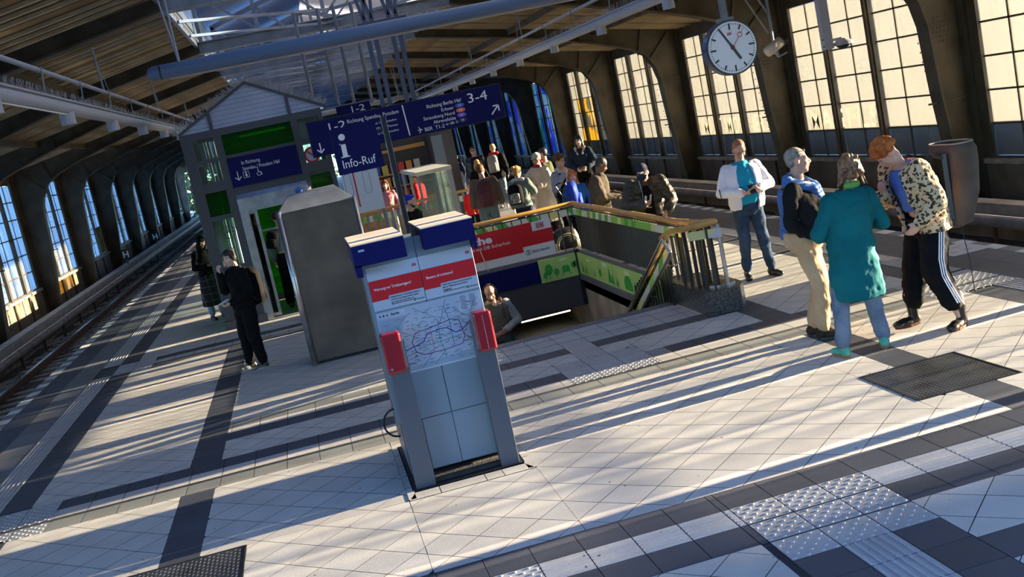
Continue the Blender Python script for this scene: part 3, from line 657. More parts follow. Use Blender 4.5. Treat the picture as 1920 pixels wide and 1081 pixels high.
# ---------------------------------------------------------------- railings
M_hand = mat('orange wooden handrail', (.55, .30, .07), .4, noise=8, dark=(.45, .23, .05), coat=.2)
def bandmat(name, axis, sz):
    m = mat(name, (.5, .5, .5), .5); nt, n, l, p = nodes(m); g = n.new('ShaderNodeNewGeometry'); sp = n.new('ShaderNodeSeparateXYZ'); l.new(g.outputs['Position'], sp.inputs[0])
    md = n.new('ShaderNodeMath'); md.operation = 'MULTIPLY_ADD'; md.inputs[1].default_value = .6; l.new(sp.outputs[2], md.inputs[0]); l.new(sp.outputs[axis], md.inputs[2])
    dv = n.new('ShaderNodeMath'); dv.operation = 'DIVIDE'; dv.inputs[1].default_value = sz; l.new(md.outputs[0], dv.inputs[0])
    fl = n.new('ShaderNodeMath'); fl.operation = 'FLOOR'; l.new(dv.outputs[0], fl.inputs[0])
    wn_ = n.new('ShaderNodeTexWhiteNoise'); wn_.noise_dimensions = '1D'; l.new(fl.outputs[0], wn_.inputs['W'])
    rp = n.new('ShaderNodeValToRGB'); rp.color_ramp.interpolation = 'CONSTANT'; e_ = rp.color_ramp.elements
    e_[0].color = (.07, .32, .04, 1); e_[1].position = .28; e_[1].color = (.62, .60, .52, 1)
    for ps, cl in ((.5, (.22, .48, .07, 1)), (.75, (.66, .62, .25, 1)), (.88, (.5, .52, .5, 1))): x = e_.new(ps); x.color = cl
    l.new(wn_.outputs[0], rp.inputs[0]); l.new(rp.outputs[0], p.inputs['Base Color']); return m
M_bandY = bandmat('green patchwork band along', 1, .16); M_bandX = bandmat('green patchwork band across', 0, .17)
M_bal = mat('dark bronze baluster', (.045, .036, .026), .45, .3)
def handrail(t, pts, r=.036):
    mb = MB()
    for a, c in zip(pts, pts[1:]): mb.cap(a, r, c, r, 10)
    part('handrail', mb, M_hand, t, True)
rr = thing('stair_railing', 'railing with orange handrail and green patchwork band right of the stair opening', 'railing', (4.13, 0, 0), 0, 'stair railings')
handrail(rr, [(0, SY1+.07, 1.02), (0, 12.1, 1.02), (.10, 11.55, 1.02), (.20, 11.42, 1.02)]); handrail(rr, [(.20, 11.42, 1.02), (.02, 11.55, .99), (-.16, 11.9, .95), (-.2, 12.15, .86)])
part('printed_band', MB().box(-.012, .012, 12.0, SY1+.05, .84, .94), M_bandY, rr); part('top_bar', MB().box(-.015, .015, 12.0, SY1+.05, .955, .97), M_black, rr)
part('end_band', MB().bar((.02, 11.9, .885), (.10, 11.55, .885), .1, .014, upv=(1, 0, 0)).bar((.10, 11.55, .885), (.26, 11.42, .885), .1, .014, upv=(1, 0, 0)).bar((.26, 11.42, .885), (-.06, 11.62, .885), .1, .014, upv=(1, 0, 0)), M_bandY, rr)
bal = MB().box(-.024, .024, -.005, .005, .30, .83).box(-.009, .009, -.005, .005, .83, .96).mesh('baluster', M_bal)
for k in range(37): link('baluster', bal, rr, (0, SY1-.08-.115*k, 0))
bl2 = MB().box(-.018, .018, -.006, .006, 0, .72).mesh('baluster', M_bal)
for i, (x, y) in enumerate([(.02, 12.45), (.03, 12.32), (.04, 12.18), (.05, 12.05), (.07, 11.92), (.09, 11.79), (.12, 11.66), (.17, 11.54), (.25, 11.46), (.12, 11.5), (.05, 11.58), (.0, 11.7), (-.04, 11.83), (-.07, 11.97)]): link('baluster', bl2, rr, (x, y, .25))
sd_ = MB().box(-.02, .02, -.006, .006, -.95, .72).mesh('baluster', M_bal)   # long bars beside the flight
for k in range(14): link('baluster', sd_, rr, (-.12, 12.35+.115*k, .0-.05*k))
part('end_post', MB().cyl((.24, 11.45, .2), (.24, 11.45, .98), .022, 10), M_chrome, rr)
stn = thing('stone_plinth', 'dark granite plinth with sloping side at the foot of the railing end', 'plinth', (4.05, 11.35, 0))
part('stone', MB().prism([(0, 0), (.40, -.05), (.52, .15), (.52, 1.2), (.12, 1.5), (0, 1.3)], 0, .27), mat('dark granite', (.10, .095, .085), .25, noise=40, dark=(.03, .03, .03)), stn)
part('steel_foot', MB().cyl((.3, .28, .27), (.3, .28, .29), .17, 16), M_chrome, stn)
rf = thing('stair_railing', 'railing with orange handrail and patchwork band across the far end of the stair opening', 'railing', (0, SY1+.07, 0), 0, 'stair railings')
handrail(rf, [(4.13, 0, 1.02), (1.25, 0, 1.02)])
part('printed_band', MB().box(1.25, 4.12, -.012, .012, .84, .95), M_bandX, rf); part('top_bar', MB().box(1.25, 4.12, -.015, .015, .955, .97), M_black, rf)
bal_x = MB().box(-.008, .008, -.02, .02, .30, .96).mesh('baluster', M_bal)
for k in range(18): link('baluster', bal_x, rf, (4.03-.155*k, 0, 0))
rl = thing('stair_railing', 'railing left of the stair opening, mostly behind the map kiosk', 'railing', (1.27, 0, 0), 0, 'stair railings')
handrail(rl, [(0, SY1+.07, 1.02), (0, 12.9, 1.02)]); part('printed_band', MB().box(-.012, .012, 12.95, SY1+.05, .84, .94), M_bandY, rl)
for k in range(30): link('baluster', bal, rl, (0, SY1-.08-.13*k, 0))
# second pair of rails going down with the flight
hr = thing('stair_handrail', 'steel handrail pair sloping down into the stairs from a looped end', 'handrail', (3.9, 0, 0))
A, B_ = Vector((0, 12.03, .86)), Vector((0, 15.2, -.95))
dn = Vector((0, .12, .12))
part('steel_rail', MB().cap(A, .022, B_, .022).cap(A-dn*1.4, .022, B_-dn*1.4, .022).cap(A, .022, A+Vector((0, -.07, -.06)), .022).cap(A+Vector((0, -.07, -.06)), .022, A-dn*1.4+Vector((0, -.03, .04)), .022).cap(A-dn*1.4+Vector((0, -.03, .04)), .022, A-dn*1.4, .022), M_chrome, hr, True)
part('wooden_rail', MB().cap(A+Vector((.06, .1, 0)), .03, B_+Vector((.06, .1, 0)), .03), M_hand, hr, True)
part('printed_band', MB().bar(A-dn*.75+Vector((.05, 0, 0)), B_-dn*.75+Vector((.05, 0, 0)), .008, .12), M_bandY, hr)
bk = MB()
for t_ in (.08, .35, .62, .85):
    q = A.lerp(B_, t_)-dn*1.4; bk.cap(q, .009, q+Vector((.12, 0, -.04)), .009, 6).cap(q+Vector((.12, 0, -.04)), .009, q+Vector((.2, 0, .0)), .009, 6)
part('brackets', bk, M_chrome, hr)
h2 = thing('stair_handrail', 'short orange topped rail corner down inside the stairs', 'handrail', (3.05, 14.3, -.62))
part('wooden_rail', MB().cap((0, 0, 0), .035, (.42, -.15, .0), .035).cap((0, 0, 0), .035, (-.12, .2, -.5), .035), M_hand, h2, True)
part('printed_band', MB().bar((.02, .0, -.16), (.40, -.14, -.16), .01, .16), M_bandX, h2); part('post', MB().cyl((.0, 0, -.02), (-.02, 0, -1.9), .02), M_bal, h2)
# ---------------------------------------------------------------- red advertising banner on the far railing
ad = thing('advert_banner', 'red and white railway banner on the far stair railing', 'banner', (0, SY1-.02, 0))
M_adred = mat('banner red', (.48, .002, .008), .45); M_adw = mat('banner white', (.62, .63, .66), .5)
part('banner_sheet', MB().box(1.3, 3.70, -.012, 0, .31, .88), M_adw, ad)
part('red_field', MB().prism([(1.3, .44), (3.18, .44), (3.18, .52), (3.70, .52), (3.70, .735), (3.385, .735), (3.385, .885), (1.3, .885)], -.017, -.012, 'y'), M_adred, ad)
text('lettering', 'Sicher unterwegs: die Wache'[-3:], .165, (2.395, -.018, .71), M_whitep, ad, bold=.006, fit=.325)
text('lettering', 'Zusammenarbeit mit DB Sicherheit'[8:], .078, (3.0, -.018, .622), M_whitep, ad, align='RIGHT')
def db_logo(parent, x, y, z, s, m=None, rz=0):
    m = m or M_adred; w, h = s*1.45, s; fr = MB(); t = s*.09
    fr.box(x-w/2, x+w/2, y-.002, y, z-h/2, z-h/2+t).box(x-w/2, x+w/2, y-.002, y, z+h/2-t, z+h/2).box(x-w/2, x-w/2+t, y-.002, y, z-h/2, z+h/2).box(x+w/2-t, x+w/2, y-.002, y, z-h/2, z+h/2)
    part('logo_frame', fr, m, parent); text('lettering', 'DB', s*.85, (x, y-.002, z-s*.30), m, parent, align='CENTER', bold=s*.02)
db_logo(ad, 3.52, -.018, .81, .085)
M_sgreen = mat('dark green print', (.0, .18, .06), .5)
def s_logo(parent, x, y, z, r, label='Bahn Berlin', size=.06):
    part('logo_ring', MB().prism([(x+r*math.cos(i*.3927), z+r*math.sin(i*.3927)) for i in range(16)], y-.002, y, 'y'), M_sgreen, parent)
    part('logo_disc', MB().prism([(x+r*.8*math.cos(i*.3927), z+r*.8*math.sin(i*.3927)) for i in range(16)], y-.004, y-.002, 'y'), M_adw, parent)
    text('lettering', 'S', r*1.7, (x, y-.005, z-r*.6), M_sgreen, parent, align='CENTER', bold=.003)
    text('lettering', label, size, (x+r*1.5, y-.003, z-size*.3), M_black, parent)
s_logo(ad, 3.255, -.013, .42, .045, size=.062)
cp = MB().cyl((2.56, -.03, .28), (2.50, -.03, .62), .008, 6)
part('clamp_rod', cp, M_chrome, ad)

# ================================================================ map kiosk in front
K = thing('map_kiosk', 'grey map and information kiosk with a route map, between two red machines', 'kiosk', (0, 0, 0))
M_kg = mat('kiosk grey blue enamel', (.15, .21, .26), .35, coat=.2); M_kp = mat('poster white', (.36, .42, .51), .4); M_kd = mat('kiosk dark grey', (.07, .08, .10), .4)
KY = 8.32
part('body', MB().box(.33, 1.16, KY+.012, 9.30, .07, 1.79), M_kd, K)
part('footing', MB().box(.30, 1.2, 8.12, 9.42, -.014, .004), M_black, K)
part('pit_gravel', MB().box(.34, 1.16, 8.2, 9.3, .0, .03), mat('pit dirt', (.04, .035, .03), .95, noise=20, bump=1), K)
for x0, x1, h, nm in ((.31, .741, 1.90, 'front_panel'), (.746, 1.172, 1.90, 'front_panel')):
    bevel(part(nm, MB().box(x0, x1, KY-.0, KY+.012, .49, h), M_kg, K), .003, 1)
for x0, x1 in ((.40, .50), (.505, .741), (.746, 1.05)): part('lower_panel', MB().box(x0, x1, KY, KY+.012, .075, .485), M_kg, K)
bevel(part('roof_cap', MB().box(.33, 1.16, KY+.012, 9.3, 1.79, 1.84), M_kg, K))
for x0, x1, rgt in ((.335, .741, 0), (.746, 1.165, 1)):
    part('poster', MB().box(x0, x1, KY-.004, KY, 1.40, 1.74), M_kp, K)
    part('poster_band', MB().prism([(x0, 1.475+.03*rgt*0), (x0+.13, 1.475), (x0+.13, 1.50), (x1, 1.50), (x1, 1.635), (x0, 1.635)], KY-.006, KY-.004, 'y'), M_adred, K)
    text('lettering', 'Warnung vor Trickbetrügern!' if not rgt else 'Beware of tricksters!', .031, (x0+.03, KY-.007, 1.555), M_whitep, K, fit=.29 if not rgt else .21)
    db_logo(K, x1-.035, KY-.004, 1.69, .022)
    tx = ['Diebstähle durch Trickbetrüger nehmen zu,', 'achten Sie auf Ihr Gepäck und Ihre Taschen,', 'sprechen Sie uns bitte an.'] if not rgt else ['Thefts have been carried out by trick', 'thieves. Please take care of your', 'luggage.']
    for i, s_ in enumerate(tx): text('lettering', s_, .019, (x0+.14, KY-.005, 1.478-.02*i), M_black, K, fit=[.24, .22, .18][i] if not rgt else [.24, .2, .07][i])
    text('lettering', 'Informationen: Personal oder 110', .014, (x0+.14, KY-.005, 1.425), M_black, K, fit=.19)
    s_logo(K, x1-.085, KY-.004, 1.424, .009, size=.014)
MPZ0, MPZ1 = .875, 1.385
part('route_map', MB().box(.335, 1.165, KY-.004, KY, MPZ0, MPZ1), mat('map paper', (.30, .37, .47), .4), K)
part('map_header', MB().box(.345, .56, KY-.006, KY-.004, 1.335, 1.375), M_kp, K)
part('map_water', MB().prism([(.345, 1.1), (.45, 1.1), (.56, 1.32), (.345, 1.32)], KY-.0055, KY-.004, 'y'), mat('map blue', (.21, .30, .39), .4), K)
part('map_water', MB().prism([(.345, .88), (1.16, .88), (1.16, .95), (.345, .90)], KY-.0055, KY-.004, 'y'), MT['map blue'], K)
part('map_legend', MB().box(.98, 1.155, KY-.006, KY-.004, 1.25, 1.375), M_kp, K)
text('lettering', 'Berlin', .028, (.45, KY-.007, 1.345), M_black, K, bold=.0005)
for i, m in enumerate((M_black, M_navy, M_adred)): part('map_symbol', MB().prism([(.365+.028*i+.009*math.cos(a), 1.353+.009*math.sin(a)) for a in (0, 1.57, 3.14, 4.71)], KY-.008, KY-.006, 'y'), m, K)
random.seed(3)
def mline(pts, m, w):
    mb = MB()
    for (x, z), (x2, z2) in zip(pts, pts[1:]): mb.bar((x, KY-.0065, z), (x2, KY-.0065, z2), w, .001, upv=(0, 1, 0))
    part('map_line', mb, m, K)
ms_ = {c: mat('map ink '+c, v, .5) for c, v in dict(plum=(.10, .02, .12), navy=(.02, .03, .25), green=(.02, .16, .10), red=(.35, .05, .06), brown=(.16, .06, .04), slate=(.08, .10, .22)).items()}
ring = [(.56, 1.10), (.60, 1.165), (.78, 1.19), (.90, 1.21), (.955, 1.185), (.965, 1.11), (.975, 1.06), (.945, 1.0), (.80, .985), (.63, .985), (.58, 1.02), (.56, 1.10)]
mline(ring, ms_['plum'], .005); mline([(.36, 1.04), (.50, 1.05), (.60, 1.07), (.65, 1.085), (.69, 1.14), (.80, 1.155), (.85, 1.15), (.91, 1.10), (.96, 1.105), (1.02, 1.15), (1.09, 1.16), (1.14, 1.2)], ms_['navy'], .0065)
for pts, c in (([(.62, 1.36), (.78, 1.25), (.80, 1.19)], 'slate'), ([(.88, 1.37), (.82, 1.23), (.80, 1.19)], 'green'), ([(.40, 1.13), (.52, 1.29), (.60, 1.33)], 'slate'), ([(1.12, 1.34), (1.04, 1.21), (1.04, 1.17), (.98, 1.09)], 'plum'), ([(.97, 1.07), (1.06, 1.0), (1.10, .99), (1.04, .90)], 'brown'), ([(.98, 1.05), (1.14, .97)], 'red'), ([(.70, .985), (.64, .92), (.60, .89)], 'slate'), ([(.80, .98), (.76, .94), (.70, .89)], 'green'), ([(.72, 1.17), (.72, 1.0)], 'red'), ([(.79, 1.2), (.78, 1.05), (.80, .98), (.80, .93)], 'green'), ([(.86, 1.33), (.88, 1.2), (.88, 1.0)], 'navy'), ([(.58, 1.07), (.70, 1.05), (.95, 1.07)], 'green'), ([(.92, 1.3), (1.0, 1.22), (1.04, 1.21)], 'slate'), ([(.5, 1.2), (.62, 1.12), (.7, 1.06)], 'slate'), ([(.36, 1.2), (.44, 1.06), (.5, 1.05)], 'plum'), ([(.42, .95), (.5, 1.0), (.58, 1.02)], 'brown')): mline(pts, ms_[c], .003)
nm = MB()
for i in range(330):
    x = random.uniform(.36, 1.12); z = random.uniform(.90, 1.33); w = random.uniform(.015, .035)
    if x < .56 and z > 1.12 and random.random() < .7: continue
    nm.box(x, min(x+w, 1.155), KY-.0062, KY-.0058, z, z+.0035)
for i in range(14):
    for j in range(2): nm.box(.995+.075*j, 1.02+.075*j+random.uniform(.01, .03), KY-.0068, KY-.006, 1.262+.0078*i, 1.2655+.0078*i)
part('station_names', nm, mat('map ink names', (.10, .12, .18), .5), K, kind='stuff')
part('map_footer', MB().box(.335, 1.165, KY-.006, KY-.004, .868, .88), M_kp, K)
part('yellow_sticker', MB().prism([(1.125+.012*math.cos(a), .905+.012*math.sin(a)) for a in [i*.7854 for i in range(8)]], KY-.008, KY-.006, 'y'), mat('yellow sticker', (.7, .6, .03), .5), K)
M_hdt = mat('header lid', (.80, .66, .52), .5, noise=5, dark=(.66, .54, .42))
for x0, x1, za, zb in ((.262, .662, 1.80, 1.94), (.80, 1.20, 1.80, 1.955)):
    g = part('header_box', MB().box(x0, x1, KY-.16, KY+.72, zb-.16, zb), M_navy, K)
    part('header_lid', MB().box(x0-.001, x1+.001, KY-.161, KY+.72, zb, zb+.008), M_hdt, g)
part('header_cheek', MB().box(.262, .31, KY-.16, KY+.2, 1.70, 1.79), M_navy, K); part('header_cheek', MB().box(1.172, 1.20, KY-.16, KY+.2, 1.72, 1.80), M_navy, K)
part('header_label', MB().box(.31, .355, KY-.165, KY-.16, 1.89, 1.905), M_kp, K)
part('side_loop', MB().tube([(.33-.11*math.sin(math.radians(a)), 8.9, .36+.12*math.cos(math.radians(a))) for a in range(0, 181, 15)], .009, 6), M_black, K, True)
for i, (x0, x1) in enumerate(((.335, .49), (1.02, 1.165))):
    t = thing('ticket_validator', ['red machine on a grey post, left side of the kiosk, with a round lock', 'red machine on a grey post, right side of the kiosk, with a middle seam'][i], 'machine', (0, 8.15, 0))
    bevel(part('post', MB().box(x0+.0, x1-.0, 0, .11, -.012, 1.18), M_kd, t), .004)
    xx0, xx1 = (x0-.015, x1-.02) if i == 0 else (x0+.02, x1+.015)
    bevel(part('housing', MB().box(xx0, xx1, -.05, .09, .935, 1.245), M_red, t), .02, 4)
    part('side_plate', MB().box(xx1 if i == 0 else xx0-.012, xx1+.012 if i == 0 else xx0, -.02, .10, .96, 1.23), M_chrome, t)
    if i == 0: part('lock', MB().cyl((xx0+.035, -.053, .975), (xx0+.035, -.049, .975), .010, 12), M_chrome, t)
    else: part('seam', MB().box((xx0+xx1)/2-.001, (xx0+xx1)/2+.001, -.051, -.049, .95, 1.22), M_edge, t)
# border stones of the kiosk footing
fb = struct('trim_22'); zz = .0
for x0, x1 in ((.25, .50), (.50, .86), (.86, 1.0), (1.0, 1.25)): part('border_stone', slab_geo([(x0 if x0 > .3 else .25, 7.92), (x1 if x1 < 1.2 else 1.25, 7.92), (x1 if x1 < 1.2 else 1.19, 8.08), (x0 if x0 > .3 else .31, 8.08)], h=.004), M_light, fb)
for s_, xa, xb in ((0, .25, .31), (1, 1.19, 1.25)):
    for k in range(5): part('border_stone', slab_geo([(xa, 7.94+.3*k), (xb, 7.94+.3*k), (xb, 8.24+.3*k), (xa, 8.24+.3*k)], h=.004), M_light, fb)

# ================================================================ stainless steel cabinet
bx = thing('steel_cabinet', 'tall brushed steel cabinet with sloping lid standing left of the kiosk', 'cabinet', (-.36, 14.1, 0))
M_box = mat('steel with painted reflection', (.155, .12, .09), .4, .25, noise=2.2, dark=(.09, .07, .052))  # brown reflections on the cabinet are put into the steel's own colour
g = part('body', MB().box(.06, .99, 0, .75, .04, 2.0), M_box, bx); bevel(g, .006)
part('lid', MB().loft([[(.02, -.02, 2.0), (1.0, -.02, 2.0), (1.0, .77, 2.0), (.02, .77, 2.0)], [(.2, .2, 2.2), (.80, .2, 2.2), (.80, .58, 2.2), (.2, .58, 2.2)]]), M_steelgrey, bx)
part('corner_tube', MB().cyl((.03, 0, 0), (.03, 0, 2.02), .04, 16), M_chrome, bx, True); part('corner_tube', MB().cyl((1.0, 0, 0), (1.0, 0, 2.02), .022, 12), M_chrome, bx, True)
part('plinth', MB().box(.08, .97, .03, .72, 0, .04), M_black, bx)
for i, (x, y, c) in enumerate(((-.02, 14.42, (.02, .12, .35)), (.10, 14.46, (.3, .3, .3)))):
    t = thing('litter', ['crumpled blue wrapper lying on the cabinet lid', 'small grey scrap beside the blue wrapper on the cabinet lid'][i], 'litter', (x, y, 2.2))
    random.seed(i); mb = MB(); mb.ell((0, 0, .03), (.055, .04, .035), n=7, m=4); mb.v = [tuple(c_+random.uniform(-.012, .012) for c_ in v) for v in mb.v]; mb.v = [(a_, b_, max(0, c_)) for a_, b_, c_ in mb.v]; part('wrapper', mb, mat('wrapper%d' % i, c, .5), t)

# ================================================================ lift
LF = thing('lift_shaft', 'glazed lift tower with dark steel frame, green glass and a spiked mesh gable', 'lift', (0, 19.2, 0))
M_lf = mat('lift frame', (.055, .058, .068), .5)
def tglass(name, col, r=.05, fac=.25):
    m = bpy.data.materials.new(name); m.use_nodes = True; nt = m.node_tree; n, l = nt.nodes, nt.links; n.clear(); o = n.new('ShaderNodeOutputMaterial')
    a = n.new('ShaderNodeBsdfTransparent'); a.inputs[0].default_value = (*col, 1); g = n.new('ShaderNodeBsdfGlossy'); g.inputs['Roughness'].default_value = r; f = n.new('ShaderNodeFresnel'); f.inputs[0].default_value = 1.5
    d = n.new('ShaderNodeBsdfTranslucent'); d.inputs[0].default_value = (*col, 1); m0 = n.new('ShaderNodeMixShader'); m0.inputs[0].default_value = fac; l.new(a.outputs[0], m0.inputs[1]); l.new(d.outputs[0], m0.inputs[2])
    m1 = n.new('ShaderNodeMixShader'); l.new(f.outputs[0], m1.inputs[0]); l.new(m0.outputs[0], m1.inputs[1]); l.new(g.outputs[0], m1.inputs[2]); l.new(m1.outputs[0], o.inputs[0]); return m
M_gg = tglass('green glass', (.07, .38, .01), fac=.35); M_cg = tglass('clear glass', (.72, .8, .8), fac=.12)
LX0, LX1, LD = -1.74, .66, 2.1
fr = MB()
for x0, x1 in ((LX0, -1.56), (-1.20, -1.07), (.11, .22), (.58, LX1)): fr.box(x0, x1, -.062, .062, 0, 3.32)
for z0, z1 in ((3.25, 3.37), (2.84, 2.90), (2.34, 2.50)): fr.box(LX0+.004, LX1-.004, -.057, .057, z0, z1)
for z0, z1 in ((2.06, 2.34),): fr.box(.113, LX1-.006, -.052, .052, z0+.22, z1-.003)
fr.box(LX0+.006, -1.1, -.055, .055, 1.86, 1.94).box(LX0+.006, -1.1, -.055, .055, 1.0, 1.06).box(LX0-.03, -1.04, -.09, .07, 0, .14).box(.115, LX1-.006, -.055, .055, 1.0, 1.06)
fr.box(-1.068, .108, -.05, .05, 2.19, 2.345)
part('front_frame', fr, M_lf, LF)
fr2 = MB()
for x in (LX0+.06, LX1-.06):
    for y in (LD,): fr2.box(x-.06, x+.06, y-.06, y+.06, 0, 3.3)
    for z in (.1, 1.03, 1.9, 2.42, 2.87, 3.3): fr2.box(x-.05, x+.05, .07, LD-.062, z-.06, z+.06)
for z in (.1, 1.03, 2.42, 3.3): fr2.box(LX0+.12, LX1-.12, LD-.05, LD+.05, z-.06, z+.06)
part('rear_frame', fr2, M_lf, LF)
for x0, x1, z0, z1, m in ((-1.56, -1.2, 2.90, 3.25, M_cg), (-1.56, -1.2, 2.5, 2.84, M_cg), (-1.56, -1.2, 1.94, 2.34, M_gg), (-1.56, -1.2, 1.06, 1.86, M_cg), (-1.56, -1.2, .14, 1.0, M_gg),
                          (-1.07, .11, 2.90, 3.25, M_gg), (.22, .58, 2.5, 3.25, M_cg), (.22, .58, 1.06, 2.28, M_gg), (.22, .58, .14, 1.0, M_gg)):
    part('pane', MB().box(x0, x1, -.01, .01, z0, z1), m, LF)
for z0, z1, m in ((.16, 1.0, M_gg), (1.1, 1.85, M_cg), (1.95, 2.36, M_gg), (2.48, 2.8, M_cg)):
    for x in (LX0+.06, LX1-.06): part('side_pane', MB().box(x-.008, x+.008, .06, LD-.06, z0, z1), m, LF)
part('rear_pane', MB().box(LX0+.1, LX1-.1, LD-.01, LD+.01, .16, 2.36), M_gg, LF); part('rear_pane', MB().box(LX0+.1, LX1-.1, LD-.01, LD+.01, 2.48, 3.24), M_cg, LF)
part('sign_board', MB().box(-1.07, .11, -.085, -.06, 2.345, 2.845), M_navy, LF)
for s_, x, z, sz in (('In Richtung', -.85, 2.70, .085), ('Spandau / Potsdam Hbf', -.85, 2.60, .085)): text('lettering', s_, sz, (x, -.087, z), M_whitep, LF, fit=.31 if 'In' in s_ else .63)
def arrow(parent, x, y, z, s, ang, m=None, w=.014):
    mb = MB(); a = math.radians(ang); d = Vector((math.cos(a), 0, math.sin(a))); c = Vector((x, y, z)); t = c+d*s/2
    mb.bar(c-d*s/2, t, w, .002, upv=(0, 1, 0))
    for q in (135, -135):
        b = a+math.radians(q); mb.bar(t, t+Vector((math.cos(b), 0, math.sin(b)))*s*.5, w, .002, upv=(0, 1, 0))
    part('arrow', mb, m or M_whitep, parent)
arrow(LF, -.95, -.088, 2.53, .15, -90)
pic = MB(); x, z = -.81, 2.47
pic.box(x-.05, x+.05, -.089, -.087, z, z+.006).box(x-.05, x+.05, -.089, -.087, z+.1, z+.106).box(x-.05, x-.044, -.089, -.087, z, z+.1).box(x+.044, x+.05, -.089, -.087, z, z+.1).box(x-.015, x+.015, -.089, -.087, z+.02, z+.07).ell((x, -.088, z+.085), (.011, .001, .011), n=8, m=4)
part('pictogram', pic, M_whitep, LF)
pic = MB(); x = -.60
for i in range(10):
    a, b2 = math.radians(150+24*i), math.radians(174+24*i); pic.bar((x+.035*math.cos(a), -.088, 2.50+.035*math.sin(a)), (x+.035*math.cos(b2), -.088, 2.50+.035*math.sin(b2)), .008, .002, upv=(0, 1, 0))
pic.bar((x-.005, -.088, 2.58), (x-.002, -.088, 2.515), .012, .002, upv=(0, 1, 0)).bar((x, -.088, 2.525), (x+.035, -.088, 2.52), .01, .002, upv=(0, 1, 0)).bar((x+.035, -.088, 2.52), (x+.05, -.088, 2.47), .01, .002, upv=(0, 1, 0)).ell((x-.005, -.088, 2.60), (.011, .001, .011), n=8, m=4)
part('pictogram', pic, M_whitep, LF)
part('door_hood', MB().prism([(-.12, 2.04), (-.12, 2.14), (-.06, 2.22), (-.06, 2.04)], -1.07, .14, 'x'), M_chrome, LF)
part('door_lintel', MB().box(-1.07, .14, -.07, -.02, 1.90, 2.2), M_chrome, LF)
part('door_plate', MB().box(-.5, -.36, -.073, -.07, 1.97, 2.03), M_kp, LF)
part('door_jamb', MB().box(-1.07, -.93, -.07, .1, .03, 1.9), M_chrome, LF); part('door_jamb', MB().box(.02, .13, -.07, .1, .03, 1.9), M_chrome, LF)
dl = part('door_leaf', MB().box(-.93, -.83, .0, .03, .04, 1.9).box(-.83, -.79, 0, .05, .04, 1.9), M_chrome, LF); part('door_glass', MB().box(-.925, -.84, -.004, 0, .1, 1.85), M_gg, dl)
part('threshold', MB().box(-1.07, .14, -.08, .2, 0, .03), M_chrome, LF)
cb_ = part('lift_floor', MB().box(-1.15, .2, .1, LD-.2, 0, .05), mat('lift floor', (.03, .09, .04), .4), LF)
part('inner_rail', MB().bar((-.93, .5, 1.5), (.1, .5, 1.5), .03, .03).cyl((-1.38, .3, .1), (-1.38, .3, 3.2), .03).cyl((-1.3, .9, .1), (-1.3, .9, 3.2), .05), M_chrome, LF)
wh = MB()
for i in range(12):
    a, b2 = i*.5236, (i+1)*.5236; wh.cyl((-1.34+.11*math.cos(a), .2, 1.62+.11*math.sin(a)), (-1.34+.11*math.cos(b2), .2, 1.62+.11*math.sin(b2)), .008, 5)
part('pulley_wheel', wh.cyl((-1.45, .2, 1.62), (-1.23, .2, 1.62), .007, 5), M_black, LF)
ps = MB(); x, z = .34, 2.62
part('prohibition_disc', MB().prism([(x+.14*math.cos(i*.3), z+.14*math.sin(i*.3)) for i in range(21)], -.03, -.015, 'y'), M_adred, LF)
part('prohibition_face', MB().prism([(x+.105*math.cos(i*.3), z+.105*math.sin(i*.3)) for i in range(21)], -.033, -.03, 'y'), M_kp, LF); part('prohibition_bar', MB().bar((x-.08, -.035, z+.08), (x+.08, -.035, z-.08), .025, .003, upv=(0, 1, 0)), M_adred, LF)
# gable with wire mesh
G_ = [(LX0-.02, 3.37), (-.49, 4.02), (.75, 3.37)]
part('gable_sheet', MB().prism(G_, -.0, .02, 'y'), mat('gable sheet', (.72, .78, .92), .4, noise=1.5, dark=(.50, .56, .72)), LF)
part('gable_frame', MB().bar((LX0, -.03, 3.38), (-.49, -.03, 4.03), .04).bar((-.49, -.03, 4.03), (.75, -.03, 3.38), .04).box(-1.22, -1.16, -.05, -.02, 3.37, 3.64).box(.1, .16, -.05, -.02, 3.37, 3.68), M_lf, LF)
ms2 = MB()
def gz_(x): return 3.37+.65*(x-LX0)/(-.49-LX0) if x < -.49 else 3.37+.65*(.75-x)/(.75+.49)
x = LX0+.05
while x < .72: ms2.box(x-.0025, x+.0025, -.036, -.032, 3.38, gz_(x)); x += .034
z = 3.42
while z < 4.0:
    u = (z-3.37)/.65; ms2.box(LX0+u*(-.49-LX0), .75-u*1.24, -.04, -.036, z-.003, z+.003); z += .075
part('wire_mesh', ms2, mat('wire', (.14, .15, .19), .5), LF, kind='stuff')
part('roof_slope', MB().add([(LX0-.02, 0, 3.37), (-.49, 0, 4.02), (-.49, LD, 4.02), (LX0-.02, LD, 3.37), (.75, 0, 3.37), (.75, LD, 3.37)], [(0, 1, 2, 3), (1, 4, 5, 2)]), M_cg, LF)
random.seed(5); sp = MB()
for i in range(420):
    x = random.uniform(LX0-.1, .8); zt = gz_(min(max(x, LX0), .75))+.02; y = random.choice((-.03, -.03, random.uniform(0, LD)))
    a = random.uniform(-.7, .7)+(-.5 if x < -.49 else .5); L = random.uniform(.08, .17)
    sp.bar((x, y, zt), (x+L*math.sin(a), y+random.uniform(-.04, .04), zt+L*math.cos(a)), .006, .006)
part('bird_spikes', sp, mat('spike wire', (.35, .34, .33), .5), LF, kind='stuff')
lb = thing('lift_lamp', 'lamp panel inside the lift car', 'light', (-.4, 20.2, 3.2)); part('diffuser', MB().box(-.4, .4, -.4, .4, -.02, 0), mat('lift lamp', (1, 1, 1), emit=(.9, 1, .75), estr=.35), lb)
